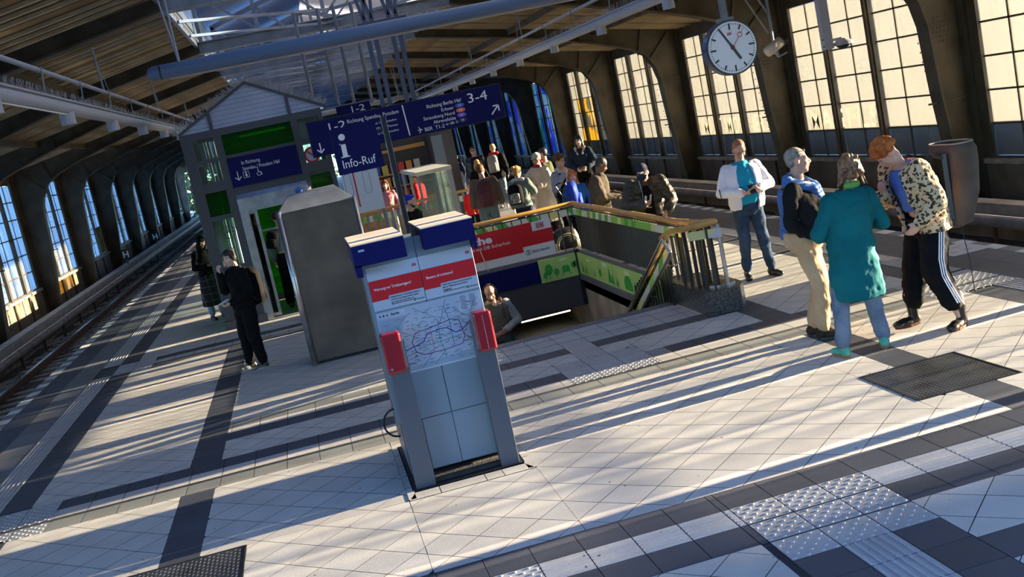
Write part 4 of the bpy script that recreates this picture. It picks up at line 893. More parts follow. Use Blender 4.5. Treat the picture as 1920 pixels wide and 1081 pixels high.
# ================================================================ hanging things
def spikes(x0, y0, y1, z, n, parent, seed):
    r_ = random.Random(seed); mb = MB()
    for i in range(n):
        y = y0+(y1-y0)*i/n; a = r_.uniform(-.5, .5); L = .11; mb.bar((x0, y, z), (x0+L*math.sin(a), y+r_.uniform(-.02, .02), z+L*math.cos(a)), .003, .003)
    part('bird_spikes', mb, mat('spike wire', (.35, .34, .33), .5), parent, kind='stuff')
for x, side, yo in ((-2.4, 'left', 13.6), (5.4, 'right', 14.5)):
    t = thing('light_run', f'long white luminaire pipe with round lamps under it over the {side} platform side', 'luminaire', (x, 0, 3.76))
    part('pipe', MB().cyl((0, Y0, 0), (0, 80, 0), .085, 14), M_pipe, t, True); part('ridge', MB().box(-.10, .10, Y0, 80, .05, .07), M_pipe, t)
    sp_ = MB().cyl((0, 0, -.20), (0, 0, -.06), .085, 14).mesh('lamp', M_pipe)
    hg = MB().cyl((0, 0, .05), (0, 0, 1.35), .012, 6).mesh('hanger', M_pipe)
    for k in range(-4, 16):
        link('lamp', sp_, t, (0, yo+3.3*k, 0))
    spikes(0, 8, 46, .08, 900, t, 4)
    t2 = thing('conduit_pipe', f'thin grey conduit above the {side} luminaire pipe', 'pipe', (x, 0, 4.13))
    part('pipe', MB().cyl((0, Y0, 0), (0, 80, 0), .028, 8), M_pipe, t2, True)
    cl = MB().cyl((0, 0, -.30), (.03, 0, 0), .010, 6).box(-.035, .035, -.02, .02, -.03, .03).mesh('clamp', M_steelgrey)
    rod = MB().cyl((0, 0, 0), (-.02, 0, .65), .016, 6).cyl((0, .5, .0), (-.02, .05, .62), .006, 5).mesh('suspension_rod', M_steelgrey)
    for k in range(22):
        link('clamp', cl, t2, (0, 6+2.23*k, 0))
        if k % 3 == 0: link('suspension_rod', rod, t2, (0, FY0-PITCH*2+PITCH*k/3, 0))
for y, lb_ in ((14.0, 'large blue grey tube hung across the hall, nearest to the camera'), (43.7, 'pale tube hung across the hall far behind the direction sign')):
    t = thing('cross_tube', lb_, 'tube', (0, y, 3.98)); part('tube', MB().cap((-1.37, 0, 0), .088, (5.0 if y < 20 else 5.3, 0, 0), .088, 16), M_bluepipe if y < 20 else M_pipe, t, True)
    part('end_collar', MB().cyl((-1.30, 0, 0), (-1.28, 0, 0), .093, 16), M_black, t); part('end_collar', MB().cyl((4.9, 0, 0), (4.92, 0, 0), .093, 16), M_black, t)
    for x in (-1.05, 4.6): part('v_rod', MB().cyl((x, 0, .08), (x-.1, 0, 1.25), .014, 6).cyl((x, 0, .08), (x+.02, 0, 1.25), .014, 6).cyl((x, 0, .08), (x, 0, .28), .02, 6), M_pipe, t)
    part('ledge_strip', MB().box(-1.2, 4.9, .05, .12, -.10, -.08), mat('pale underside', (.55, .48, .42), .5), t)
# big direction sign
bs = thing('direction_sign', 'long dark blue platform direction sign hanging over the stairs', 'sign', (0, 18, 0))
bevel(part('board', MB().box(.345, 3.565, 0, .14, 2.575, 3.125), M_navy, bs), .006)
part('board_edge', MB().box(.335, 3.575, .01, .13, 3.125, 3.14).box(.335, 3.575, .01, .13, 2.56, 2.575).box(.33, .345, .01, .13, 2.56, 3.14).box(3.565, 3.58, .01, .13, 2.56, 3.14), M_black, bs)
part('divider', MB().prism([(1.905, 3.10), (1.925, 3.10), (1.945, 2.60), (1.925, 2.60)], -.003, 0, 'y'), M_whitep, bs)
def TX(s, x, z, size, fit=None, al='LEFT', m=None, xs=1): return text('lettering', s, size, (x, -.004, z), m or M_whitep, bs, fit=fit, align=al, xs=xs)
TX('1-2', .63, 2.935, .175, .27); TX('Richtung Spandau, Potsdam', .98, 2.99, .088, .85); TX('3-4', 2.98, 2.915, .22, .33)
TX('Richtung Berlin Hbf', 2.30, 2.965, .085, .58); TX('Erkner', 2.74, 2.87, .078, al='RIGHT'); TX('Strausberg Nord', 2.74, 2.785, .078, al='RIGHT'); TX('Ahrensfelde', 2.74, 2.70, .078, al='RIGHT')
TX('BER  T1-2', 2.19, 2.61, .085, .33); TX('via + BER  T5', 2.55, 2.635, .055, .21)
for s_, z in (('via Olympiastadion', 2.885), ('MD   via Wannsee', 2.80), ('via Olympiastadion', 2.715)): TX(s_, 1.78, z, .05, al='RIGHT', xs=.95)
for z, s_, c in ((2.90, 'S3', (.03, .08, .5)), (2.82, 'S5', (.75, .16, .03)), (2.74, 'S7', (.16, .08, .5)), (2.655, 'S9', (.006, .008, .085))):
    pts = [(2.845+.058*math.cos(a)+(.02 if math.cos(a) > 0 else -.02), z+.012+.034*math.sin(a)) for a in [i*.5236+.26 for i in range(12)]]
    part('line_badge', MB().prism(pts, -.004, 0, 'y'), mat('badge '+s_, c, .5), bs); text('lettering', s_, .055, (2.845, -.006, z-.008), M_whitep, bs, align='CENTER')
arrow(bs, .475, -.003, 2.70, .16, -90, w=.02); arrow(bs, 3.41, -.003, 2.72, .19, 45, w=.022)
pl = MB().bar((2.08, -.003, 2.65), (2.16, -.003, 2.65), .012, .002, upv=(0, 1, 0)).bar((2.13, -.003, 2.65), (2.10, -.003, 2.70), .012, .002, upv=(0, 1, 0)).bar((2.13, -.003, 2.65), (2.10, -.003, 2.60), .012, .002, upv=(0, 1, 0)); part('pictogram', pl, M_whitep, bs)
M_bar = mat('dark slate hanger', (.05, .065, .11), .45)
for x in (1.62, 1.74, 2.02, 2.14):
    part('hanger_bar', MB().box(x-.035, x+.035, .03, .09, 3.13, 4.55), M_bar, bs)
    part('hanger_brace', MB().bar((x, .06, 4.5), (x-.14, .06, 5.3), .05, .05).bar((x, .06, 4.5), (x+.10, .06, 5.3), .05, .05), M_bar, bs)
part('hanger_plate', MB().box(1.5, 2.3, .02, .1, 4.42, 4.5), M_bar, bs)
s2 = thing('platform_sign', 'small dark blue platform number sign just above the direction sign', 'sign', (0, 20, 0))
part('board', MB().box(.955, 1.57, 0, .1, 2.85, 3.345), M_navy, s2); text('lettering', '1-2', .16, (1.18, -.004, 3.20), M_whitep, s2, fit=.24)
for x in (.60, 1.02, 1.30, 1.62): part('hanger_pole', MB().cyl((x, .05, 3.3 if x > .9 else 3.0), (x, .05, 5.1), .032, 8), M_steelgrey, s2)
part('cross_bar', MB().box(.5, 1.7, .02, .09, 3.33, 3.37), M_steelgrey, s2)
inf = thing('info_post', 'dark blue info call sign with white letter i on a black post', 'sign', (0, 14.35, 0))
kf = 14.35/14.0
def kx(x): return x*kf
def kz(z): return 2.7+(z-2.7)*kf
part('board', MB().box(kx(.523), kx(1.108), 0, .06, kz(2.31), kz(2.895)), M_navy, inf)
part('post', MB().box(kx(1.19), kx(1.25), -.01, .08, 0, 2.93), M_black, inf); part('post_edge', MB().box(kx(1.185), kx(1.19), -.012, .06, 0, 2.93), M_chrome, inf); part('post_edge', MB().box(kx(1.25), kx(1.255), -.012, .06, 0, 2.93), M_chrome, inf)
part('bracket', MB().box(kx(1.108), kx(1.19), .02, .05, kz(2.5), kz(2.53)).box(kx(1.108), kx(1.19), .02, .05, kz(2.75), kz(2.78)), M_black, inf)
text('lettering', 'Info-Ruf', .155, (kx(.585), -.003, kz(2.385)), M_whitep, inf, fit=.435)
part('letter_i', MB().prism([(kx(.655)+.043*math.cos(i*.4), kz(2.775)+.043*math.sin(i*.4)) for i in range(16)], -.003, 0, 'y').box(kx(.622), kx(.683), -.003, 0, kz(2.53), kz(2.70)).box(kx(.607), kx(.683), -.003, 0, kz(2.685), kz(2.70)).box(kx(.597), kx(.708), -.003, 0, kz(2.52), kz(2.535)), M_whitep, inf)
mbd = thing('network_board', 'pale route board with an oval line diagram behind the info sign', 'board', (0, 17.6, 0))
part('board', MB().box(.68, 1.255, 0, .05, 1.56, 2.45), mat('board paper', (.50, .55, .62), .4), mbd); part('board_leg', MB().box(.70, .74, .0, .05, 0, 1.56), M_steelgrey, mbd); part('board_leg', MB().box(1.2, 1.24, .0, .05, 0, 1.56), M_steelgrey, mbd)
part('red_strip', MB().box(.855, .88, -.003, 0, 1.66, 2.3), M_adred, mbd)
ov = MB()
for cx_, s_ in ((1.06, 1), (.76, 1)):
    pts = [(cx_+.055*math.cos(a), 2.03+.05*math.sin(a)+(.13 if math.sin(a) > 0 else -.13)) for a in [i*.3142+.05 for i in range(21)]]
    for (x, z), (x2, z2) in zip(pts, pts[1:]): ov.bar((x, -.003, z), (x2, -.003, z2), .006, .002, upv=(0, 1, 0))
part('line_diagram', ov, M_kd, mbd)
# clock
ck = thing('station_clock', 'round white station clock with red second hand hanging at the upper right', 'clock', (5.345, 12.5, 2.852))
def disc(r, y0, y1, n=48): return MB().cyl((0, y0, 0), (0, y1, 0), r, n)
part('case', disc(.322, 0.0, .15), mat('clock blue', (.05, .09, .25), .3, .4), ck, False); part('rim', disc(.325, -.012, .015), M_black, ck); part('dial', disc(.305, -.016, -.012), mat('dial white', (.80, .80, .86), .4), ck)
part('rear_dial', disc(.305, .15, .154), MT['dial white'], ck)
for i in range(60):
    a = math.radians(90-6*i); r0, r1, w = ((.225, .285, .022) if i % 5 == 0 else (.268, .285, .008))
    if i % 15 == 0: r0 = .21
    part('minute_mark', MB().bar((r0*math.cos(a), -.017, r0*math.sin(a)), (r1*math.cos(a), -.017, r1*math.sin(a)), w, .002, upv=(0, 1, 0)), M_black, ck)
def hand(name, deg, r0, r1, w, m, y, w2=None):
    a = math.radians(90-deg); part(name, MB().bar((r0*math.cos(a), y, r0*math.sin(a)), (r1*math.cos(a), y, r1*math.sin(a)), w, .003, upv=(0, 1, 0)), m, ck)
hand('minute_hand', 330, -.05, .27, .024, M_black, -.021); hand('hour_hand', 151, -.05, .17, .032, M_black, -.024)
part('hub', MB().cyl((0, -.03, 0), (0, -.02, 0), .026, 16), M_black, ck)
hand('second_hand', 39.5, -.02, .145, .006, M_adred, -.033); hand('second_hand', 39.5, .20, .265, .005, M_adred, -.033)
a = math.radians(90-39.5); rg = MB()
for i in range(16):
    p_, q_ = i*.3927, (i+1)*.3927; rg.bar((.172*math.cos(a)+.028*math.cos(p_), -.033, .172*math.sin(a)+.028*math.sin(p_)), (.172*math.cos(a)+.028*math.cos(q_), -.033, .172*math.sin(a)+.028*math.sin(q_)), .007, .003, upv=(0, 1, 0))
part('second_ring', rg, M_adred, ck); db_logo(ck, -.015, -.018, .165, .035)
part('hanger', MB().box(-.09, .09, .02, .13, .30, .36).box(-.035, .035, .04, .11, .36, 2.3), M_steelgrey, ck)
# cameras
cc = thing('security_camera', 'cream bullet camera on a bracket right of the clock', 'camera', (6.6, 14, 2.76))
part('housing', MB().cyl((-.14, -.02, -.05), (.10, .02, .06), .07, 14), mat('cream plastic', (.55, .45, .33), .4), cc, True); part('rear_cage', MB().cyl((.10, .02, .06), (.17, .03, .09), .078, 10), M_black, cc)
part('bracket', MB().bar((0, 0, -.02), (.02, 0, -.14), .03).bar((.02, 0, -.14), (.16, .0, -.10), .02), M_steelgrey, cc); part('support_pole', MB().cyl((.05, .15, -.1), (.05, .15, 2.0), .02, 8).cyl((-.35, .15, 1.2), (.05, .15, .45), .015, 6).cyl((-.5, .15, 1.2), (.0, .15, .2), .012, 6), M_steelgrey, cc)
cable = MB(); cable.tube([(-.35, .05, .35), (-.3, .05, .12), (-.2, .05, .03), (-.05, .03, .03), (.1, .03, .06)], .006, 5); part('cable', cable, M_kd, cc)
dc = thing('dome_camera', 'grey dome camera on an arm at the foot of a hanging square column', 'camera', (7.88, 15, 2.6))
M_lav = mat('lavender grey enamel', (.30, .31, .38), .4)
part('column', MB().box(-.075, .06, -.06, .06, -.03, 1.9), M_lav, dc); part('bolts', MB().cyl((-.09, -.03, .02), (-.075, -.03, .02), .012, 8).cyl((-.09, -.03, .12), (-.075, -.03, .12), .012, 8), M_kd, dc)
part('arm', MB().box(.06, .22, -.02, .02, .07, .11), M_lav, dc); part('cap', MB().cyl((.24, 0, .03), (.24, 0, .09), .15, 18, .05), M_lav, dc); part('rim', MB().cyl((.24, 0, -.005), (.24, 0, .03), .155, 18), M_pipe, dc); part('dome', MB().ell((.24, 0, -.005), (.10, .10, .05)), M_black, dc, True)
# glass windbreak and second stair railing, news stand
gs = thing('glass_windbreak', 'glass walled stair shelter with a pale cream roof slab behind the stairs', 'shelter', (2.35, 22.2, 0))
part('roof_slab', MB().box(-.02, .72, -.05, 3.2, 1.74, 1.82), mat('shelter cream', (.52, .52, .44), .5), gs)
for x, y in ((0, 0), (.35, 0), (.68, 0), (.68, 1.5), (.68, 3.1), (0, 1.5), (0, 3.1)): part('post', MB().box(x-.02, x+.03, y-.02, y+.03, 0, 1.74), M_steelgrey, gs)
part('end_panel', MB().box(.60, .71, -.04, .0, 0, 1.74), mat('shelter grey', (.33, .34, .34), .5), gs)
for x0, x1 in ((.03, .33), (.38, .6)): part('pane', MB().box(x0, x1, -.0, .01, .1, 1.72), M_cg, gs)
part('side_pane', MB().box(.69, .70, .05, 3.05, .1, 1.72), M_cg, gs)
r2_ = thing('stair_railing', 'distant railing with orange handrail and wide grey slats behind the cabinet', 'railing', (0, 25.7, 0), 0, 'stair railings')
handrail(r2_, [(.6, 0, 1.02), (4.4, 0, 1.02)]); part('printed_band', MB().box(.6, 4.4, -.01, .01, .78, .92), M_bandX, r2_); sl = MB().box(-.03, .03, -.01, .01, 0, .98).mesh('slat', M_steelgrey)
for k in range(26): link('slat', sl, r2_, (.65+.145*k, -.01, 0))
ns = thing('news_stand', 'news stand with orange shelves behind the stairs', 'stall', (1.3, 29, 0))
part('cabin', MB().box(0, 2.9, 1.0, 2.6, 0, 2.6).box(2.3, 2.9, -.2, 1.0, 0, 2.6), mat('cabin dark', (.06, .06, .065), .3), ns); part('counter', MB().box(.1, 2.2, .2, .9, 0, .9), mat('orange counter', (.60, .25, .04), .5, noise=6), ns); part('display_glass', MB().box(2.31, 2.6, -.22, -.2, 1.2, 2.4), M_kg, ns)
part('shelf', MB().box(.1, 2.2, .6, 1.0, 1.25, 1.28).box(.1, 2.2, .6, 1.0, 1.6, 1.63).box(.1, 2.2, .5, 1.0, 2.2, 2.3), M_hand, ns)
random.seed(11); cols = [(.6, .05, .04), (.65, .30, .05), (.6, .58, .5), (.05, .1, .35), (.5, .45, .08), (.3, .04, .12)]
for i in range(27):
    t = thing('magazine', f"{['red', 'orange', 'cream', 'navy', 'mustard', 'plum'][i % 6]} packet on the {['lowest', 'middle', 'top'][i//9]} news stand shelf, {['first', 'second', 'third', 'fourth', 'fifth', 'sixth', 'seventh', 'eighth', 'ninth'][i % 9]} from the left", 'packet', (1.45+.22*(i % 9), 29.68, (.90, 1.28, 1.63)[i//9]), 0, 'packets on the news stand shelves')
    part('cover', MB().box(-.08, .08, -.02, .02, 0, .26), mat('cover%d' % (i % 6), cols[i % 6], .5), t)
# H boards and gear on the left side
for x, y, lb_ in ((-7.9, 60, 'black board with white letter H farther along the left wall'), (-7.9, 49.5, 'black board with white letter H nearer along the left wall')):
    t = thing('stop_board', lb_, 'sign', (x, y, -.85)); part('board', MB().box(-.22, .22, 0, .03, .6, 1.05), M_black, t); part('post', MB().cyl((0, .02, 0), (0, .02, .6), .03), M_kd, t); text('lettering', 'H', .38, (-.13, -.004, .69), M_whitep, t, bold=.01, fit=.24)
pr = thing('suitcase', 'black backpack with yellow reflective piping standing behind the railing', 'backpack', (4.0, 17.35, 0))
pr.name = 'backpack'
g = part('body', MB().loft([[(x*.23*w, .10*math.copysign(1, s)*abs(s)**.6*w, z) for x, s in [(math.copysign(1, math.cos(a))*abs(math.cos(a))**.6, math.sin(a)) for a in [i*.5236 for i in range(12)]]] for z, w in ((0, .8), (.05, 1), (.45, 1), (.56, .85), (.62, .5))]), M_black, pr, True)
pp = MB()
for cx_, rr_ in ((0, .16), (0, .19)):
    pts = [(cx_+rr_*math.cos(a), -.115, .34+rr_*math.sin(a)) for a in [math.radians(-40+10*i) for i in range(27)]]
    pp.tube(pts, .007, 5)
pp.tube([(-.2, -.10, .4), (-.21, -.1, .15), (-.12, -.11, .05)], .008, 5).tube([(.2, -.10, .4), (.2, -.1, .15), (.1, -.11, .05)], .008, 5).tube([(-.1, -.115, .16), (0, -.12, .12), (.1, -.115, .22)], .007, 5)
part('piping', pp, mat('yellow piping', (.62, .60, .28), .5), pr)
lf_ = thing('leaf', 'small pale fallen leaf lying on the slabs in front of the kiosk', 'leaf', (.78, 7.42, 0)); part('blade', MB().add([(-.02, 0, .002), (0, -.012, .012), (.025, 0, .004), (0, .014, .014)], [(0, 1, 2, 3)]), M_hdt, lf_)

st_ = thing('floor_sticker', 'pale sticker with faded pink marks on the slabs at the right platform edge', 'sticker', (7.05, 11.25, .001)); part('sheet', MB().box(0, .5, 0, .62, 0, .002), mat('sticker white', (.5, .5, .52), .5), st_)
mk = MB()
for x, y in ((.12, .2), (.3, .2), (.12, .42), (.3, .42)): mk.box(x-.06, x+.06, y-.01, y+.01, .002, .003).box(x-.01, x+.01, y-.06, y+.06, .002, .003)
part('pink_marks', mk, mat('faded pink', (.55, .22, .28), .5), st_)
# ================================================================ people
def cloth(name, col, rough=.85, dark=None, bump=.5, bs=14, noise=3): return mat(name, col, rough, noise=noise, dark=dark or tuple(c*.72 for c in col), bump=bump, bscale=bs, spec=.5 if rough < .5 else .12)
def stripe_mat(name, col, dark, scale, ax='Z'):
    m = mat(name, col, .6); nt, n, l, p = nodes(m); tc = n.new('ShaderNodeTexCoord'); w = n.new('ShaderNodeTexWave'); w.bands_direction = ax; w.inputs['Scale'].default_value = scale; w.inputs['Distortion'].default_value = .6
    l.new(tc.outputs['Object'], w.inputs[0]); b = n.new('ShaderNodeBump'); b.inputs['Strength'].default_value = .9; b.inputs['Distance'].default_value = .02; l.new(w.outputs['Fac'], b.inputs['Height']); l.new(b.outputs[0], p.inputs['Normal']); return m
def leopard():
    m = mat('leopard plush', (.5, .3, .12), .9, bump=.8, bscale=90); nt, n, l, p = nodes(m); tc = n.new('ShaderNodeTexCoord'); v = n.new('ShaderNodeTexVoronoi'); v.inputs['Scale'].default_value = 30; nz = n.new('ShaderNodeTexNoise'); nz.inputs['Scale'].default_value = 30
    av = n.new('ShaderNodeMix'); av.data_type = 'RGBA'; av.inputs[0].default_value = .04; l.new(tc.outputs['Object'], av.inputs[6]); l.new(nz.outputs['Color'], av.inputs[7]); l.new(av.outputs[2], v.inputs[0])
    r = n.new('ShaderNodeValToRGB'); e = r.color_ramp.elements; e[0].color = (.28, .13, .04, 1); e[0].position = .0; e[1].color = (.02, .012, .008, 1); e[1].position = .2
    for ps, c in ((.42, (.02, .012, .008, 1)), (.48, (.58, .42, .24, 1))): x = e.new(ps); x.color = c
    l.new(v.outputs['Distance'], r.inputs[0]); l.new(r.outputs[0], p.inputs['Base Color']); return m
def plaid():
    m = mat('dark plaid wool', (.02, .02, .022), .9); nt, n, l, p = nodes(m); tc = n.new('ShaderNodeTexCoord'); b = n.new('ShaderNodeTexBrick'); b.offset = 0; b.inputs['Scale'].default_value = 1; b.inputs['Brick Width'].default_value = .12; b.inputs['Row Height'].default_value = .14; b.inputs['Mortar Size'].default_value = .004
    mp = n.new('ShaderNodeMapping'); mp.inputs['Rotation'].default_value = (math.radians(90), 0, 0); l.new(tc.outputs['Object'], mp.inputs[0]); l.new(mp.outputs[0], b.inputs[0])
    b.inputs['Color1'].default_value = b.inputs['Color2'].default_value = (.012, .012, .014, 1); b.inputs['Mortar'].default_value = (.16, .15, .13, 1); l.new(b.outputs[0], p.inputs['Base Color']); return m
SK = {'fair': mat('fair skin', (.60, .32, .22), .5, noise=12, dark=(.52, .25, .17)), 'pale': mat('pale skin', (.62, .40, .30), .5, noise=10, dark=(.55, .32, .23)), 'dark': mat('brown skin', (.16, .075, .04), .45, noise=10), 'tan': mat('tan skin', (.42, .22, .13), .5, noise=10)}
M_eye = mat('eye white', (.6, .58, .55), .3); M_iris = mat('iris', (.02, .015, .01), .2); M_lip = mat('lip', (.38, .12, .10), .5)
FOLD = bpy.data.textures.new('folds', 'CLOUDS'); FOLD.noise_scale = .085; FOLD.noise_depth = 2
def folds(o, st=.03):
    d = o.modifiers.new('folds', 'DISPLACE'); d.texture = FOLD; d.strength = st; d.mid_level = .5; d.texture_coords = 'LOCAL'; return o
def rem(o, v, sm=3, fac=.5):
    r = o.modifiers.new('remesh', 'REMESH'); r.mode = 'VOXEL'; r.voxel_size = v; r.use_smooth_shade = True
    if sm: s_ = o.modifiers.new('smooth', 'SMOOTH'); s_.iterations = sm; s_.factor = fac
    return o
REST = dict(pelvis=(0, 0, .95), chest=(0, 0, 1.30), neck=(0, -.01, 1.47), head=(0, .015, 1.615), lsh=(-.185, 0, 1.375), rsh=(.185, 0, 1.375), lel=(-.25, -.03, 1.13), rel=(.25, -.03, 1.13),
            lwr=(-.25, .07, .88), rwr=(.25, .07, .88), lhip=(-.09, 0, .92), rhip=(.09, 0, .92), lkn=(-.11, .02, .50), rkn=(.11, .02, .50), lan=(-.12, -.02, .09), ran=(.12, -.02, .09))
MALE = [(.80, .13, .10), (.88, .165, .12), (.96, .165, .12), (1.06, .155, .115), (1.18, .16, .118), (1.30, .18, .12), (1.375, .16, .105), (1.44, .10, .075)]
FEM = [(.80, .14, .11), (.88, .17, .125), (.96, .155, .115), (1.06, .125, .10), (1.18, .135, .108), (1.30, .155, .112), (1.375, .14, .095), (1.44, .085, .065)]
class Fig:
    def __init__(s, label, loc, face, h=1.75, J=None, sex='m', fat=0, vox=.013, skin='fair', headrot=(0, 0, 0), feet=(0, 0), hands='relaxed', name='person', sole_z=0, eyes=True):
        base = dict(REST)
        if sex == 'f': base.update(lsh=(-.16, 0, 1.375), rsh=(.16, 0, 1.375))
        s.J = {k: Vector(v) for k, v in {**base, **(J or {})}.items()}; s.k = h/1.745; s.prof = MALE if sex == 'm' else FEM; s.fat = fat; s.vox = vox; s.feetang = feet
        s.t = thing('person', label, 'person', loc, math.radians(face-90)); s.t.scale = (s.k,)*3
        J = s.J; b = MB(); s.torso(b, -.02); lim = ((('lsh', .05), ('lel', .038), ('lwr', .026)), (('rsh', .05), ('rel', .038), ('rwr', .026)), (('lhip', .082), ('lkn', .052), ('lan', .034)), (('rhip', .082), ('rkn', .052), ('ran', .034)))
        for ch in lim:
            for (a, ra), (c, rc) in zip(ch, ch[1:]): b.cap(J[a], ra, J[c], rc, 10)
        s.hr = Matrix.Rotation(math.radians(headrot[0]), 3, 'Z') @ Matrix.Rotation(-math.radians(headrot[1]), 3, 'X') @ Matrix.Rotation(math.radians(headrot[2]), 3, 'Y')
        hd = MB(); hd.ell((0, -.012, .03), (.073, .092, .088)).ell((0, .018, -.03), (.060, .070, .085)).ell((0, .05, -.092), (.032, .03, .026), n=10, m=6).cap((0, .083, .008), .009, (0, .103, -.028), .014, 8).ell((.015, .094, -.034), (.009, .009, .008), n=6, m=4).ell((-.015, .094, -.034), (.009, .009, .008), n=6, m=4)
        hd.cap((-.042, .070, .024), .013, (.042, .070, .024), .013, 8).ell((0, .080, -.062), (.024, .012, .011), n=8, m=5)
        for sx_ in (-1, 1): hd.ell((sx_*.076, -.005, -.008), (.010, .020, .032), n=8, m=5).ell((sx_*.038, .062, -.03), (.022, .02, .022), n=8, m=5)
        hd.xf(s.hr, J['head']); b.join(hd); b.cap(J['head']+s.hr @ Vector((0, -.025, -.05)), .052, J['neck']+Vector((0, 0, -.03)), .058, 12)
        for i, c in enumerate('lr'):
            w = J[c+'wr']; e_ = J[c+'el']; spec = hands[i] if isinstance(hands, (tuple, list)) else hands
            s.hand(b, w, (w-e_).normalized(), -1 if c == 'l' else 1, spec)
            an = J[c+'an']; fa = math.radians(s.feetang[i]); fd = Vector((math.sin(fa), math.cos(fa), 0)); b.cap(an-Vector((0, 0, .045)), .033, an-Vector((0, 0, .055))+fd*.12, .028, 8)
        s.body = rem(part('body', b, SK[skin], s.t), vox, 2)
        if eyes:
            for sx_ in (-1, 1):
                e_ = MB().ell((sx_*.029, .0775, .003), (.013, .008, .0075), n=8, m=5).xf(s.hr, J['head']); part('eye', e_, M_eye, s.t, True)
                part('iris', MB().ell((sx_*.029, .0845, .003), (.006, .003, .006), n=8, m=4).xf(s.hr, J['head']), M_iris, s.t, True)
                s.brow = part('eyebrow', MB().cap((sx_*.016, .0835, .024), .004, (sx_*.045, .078, .026), .003, 6).xf(s.hr, J['head']), M_iris, s.t, True)
            part('mouth', MB().ell((0, .0905, -.062), (.020, .004, .004), n=8, m=4).xf(s.hr, J['head']), M_lip, s.t, True)
    def spn(s, z):
        P = [('pelvis', .95), ('chest', 1.30), ('neck', 1.47)]
        if z <= .95: return s.J['pelvis']+Vector((0, 0, z-.95)), Matrix.Identity(3)
        for (a, za), (b, zb) in zip(P, P[1:]):
            if z <= zb or b == 'neck':
                d = s.J[b]-s.J[a]; f = (z-za)/(zb-za); d0 = Vector((0, 0, 1)).rotation_difference(d.normalized()).to_matrix(); return s.J[a]+d*f, d0
    def ring(s, z, rx, ry, yo=0, n=20, ga=None, th=.02):
        c, R = s.spn(z)
        if ga is None: return [c+R @ Vector((rx*math.cos(2*math.pi*i/n), ry*math.sin(2*math.pi*i/n)+yo, 0)) for i in range(n)]
        A = [math.pi/2+ga+(2*math.pi-2*ga)*i/(n-1) for i in range(n)]
        return [c+R @ Vector((rx*math.cos(a), ry*math.sin(a)+yo, 0)) for a in A]+[c+R @ Vector(((rx-th)*math.cos(a), (ry-th)*math.sin(a)+yo, 0)) for a in reversed(A)]
    def torso(s, b, off, z0=.80, z1=1.45, hem=None, ga=None, th=.025):
        rs = []
        for z, rx, ry in s.prof:
            if z < z0-.001 or z > z1: continue
            f = s.fat*max(0, 1-abs(z-1.08)/.28); rs.append(s.ring(z, rx+off+f*.35, ry+off+f*.5, f*.5, ga=ga, th=th))
        if hem: rs = [s.ring(z, rx, ry, ga=ga, th=th) for z, rx, ry in hem]+rs
        b.loft(rs)
    def hand(s, b, w, d, side, spec):
        if spec in ('none',): return
        n = Vector((-side, 0, 0)); curl = .5
        if spec == 'phone': d = (d+Vector((0, .3, .1))).normalized(); n = Vector((-side*.5, 0, 1)).normalized(); curl = .8
        if spec == 'chin': d = Vector((-side*.3, .3, .9)).normalized(); n = Vector((0, -1, 0)); curl = 1.2
        if spec == 'fist': curl = 1.3
        n = (n-d*n.dot(d)).normalized(); t = d.cross(n)
        if t.dot(Vector((0, 1, .4))) < 0: t = -t
        R0 = max(.0085, s.vox*.62)
        for i, (o, L) in enumerate(((.032, .068), (.011, .078), (-.011, .072), (-.031, .056))):
            k = w+d*.088+t*o; b.cap(w+d*.01+t*o*.5, .018, k, .012, 7)
            d1 = (d*math.cos(curl*.6)+n*math.sin(curl*.6)); m_ = k+d1*L*.5; d2 = (d*math.cos(curl*1.6)+n*math.sin(curl*1.6)); b.cap(k, R0*1.05, m_, R0, 7); b.cap(m_, R0, m_+d2*L*.5, R0*.85, 7)
        a = w+d*.03+t*.022; m_ = a+(d*.6+t*.8+n*.2).normalized()*.04; b.cap(a, .014, m_, R0*1.15, 7); b.cap(m_, R0*1.15, m_+(d*.9+t*.2+n*.5).normalized()*.032, R0, 7)
        s.palm = w+d*.09+n*.025
    def arms(s, b, r=(.068, .055, .042), stop=1.0, sides='lr'):
        for c in sides:
            sh, el, wr = s.J[c+'sh'], s.J[c+'el'], s.J[c+'wr']; e_ = el.lerp(wr, stop*.96); b.cap(sh, r[0], el, r[1], 10); b.cap(el, r[1], e_, r[2], 10)
            b.cap(s.spn(1.36)[0], .08, sh, r[0], 10)
    def top(s, m, off=.018, z0=.84, r=(.068, .055, .042), stop=1.0, name='jacket', hem=None, ga=None, puff=0, collar=0, th=.028, sleeves='lr', z1=1.45, arms=True):
        b = MB(); s.torso(b, off, z0, z1, hem, ga, th)
        if arms: s.arms(b, r, stop, sleeves)
        if collar: b.join(MB().loft([[s.J['neck']+Vector(((.075+w)*math.cos(i*.449), (.075+w)*math.sin(i*.449), z)) for i in range(14)] for z, w in ((-.06, .02), (collar-.03, .0), (collar-.03, -.02), (-.06, -.005))], True))
        return folds(rem(part(name, b, m, s.t), max(.012, s.vox), 2))
    def trousers(s, m, r=(.10, .074, .058), stop=.93, name='trousers', off=.008):
        b = MB(); b.loft([s.ring(z, rx+off+s.fat*.25*(z > .85), ry+off+s.fat*.3*(z > .85)) for z, rx, ry in ((.80, .14, .105), (.88, .165, .12), (1.0, .158, .115))])
        for c in 'lr':
            h_, k_, a_ = s.J[c+'hip'], s.J[c+'kn'], s.J[c+'an']; a2 = k_.lerp(a_, stop*.97); b.cap(h_-Vector((0, 0, .04)), r[0], k_, r[1], 12); b.cap(k_, r[1], a2, r[2], 12)
        return folds(rem(part(name, b, m, s.t), max(.012, s.vox), 2))
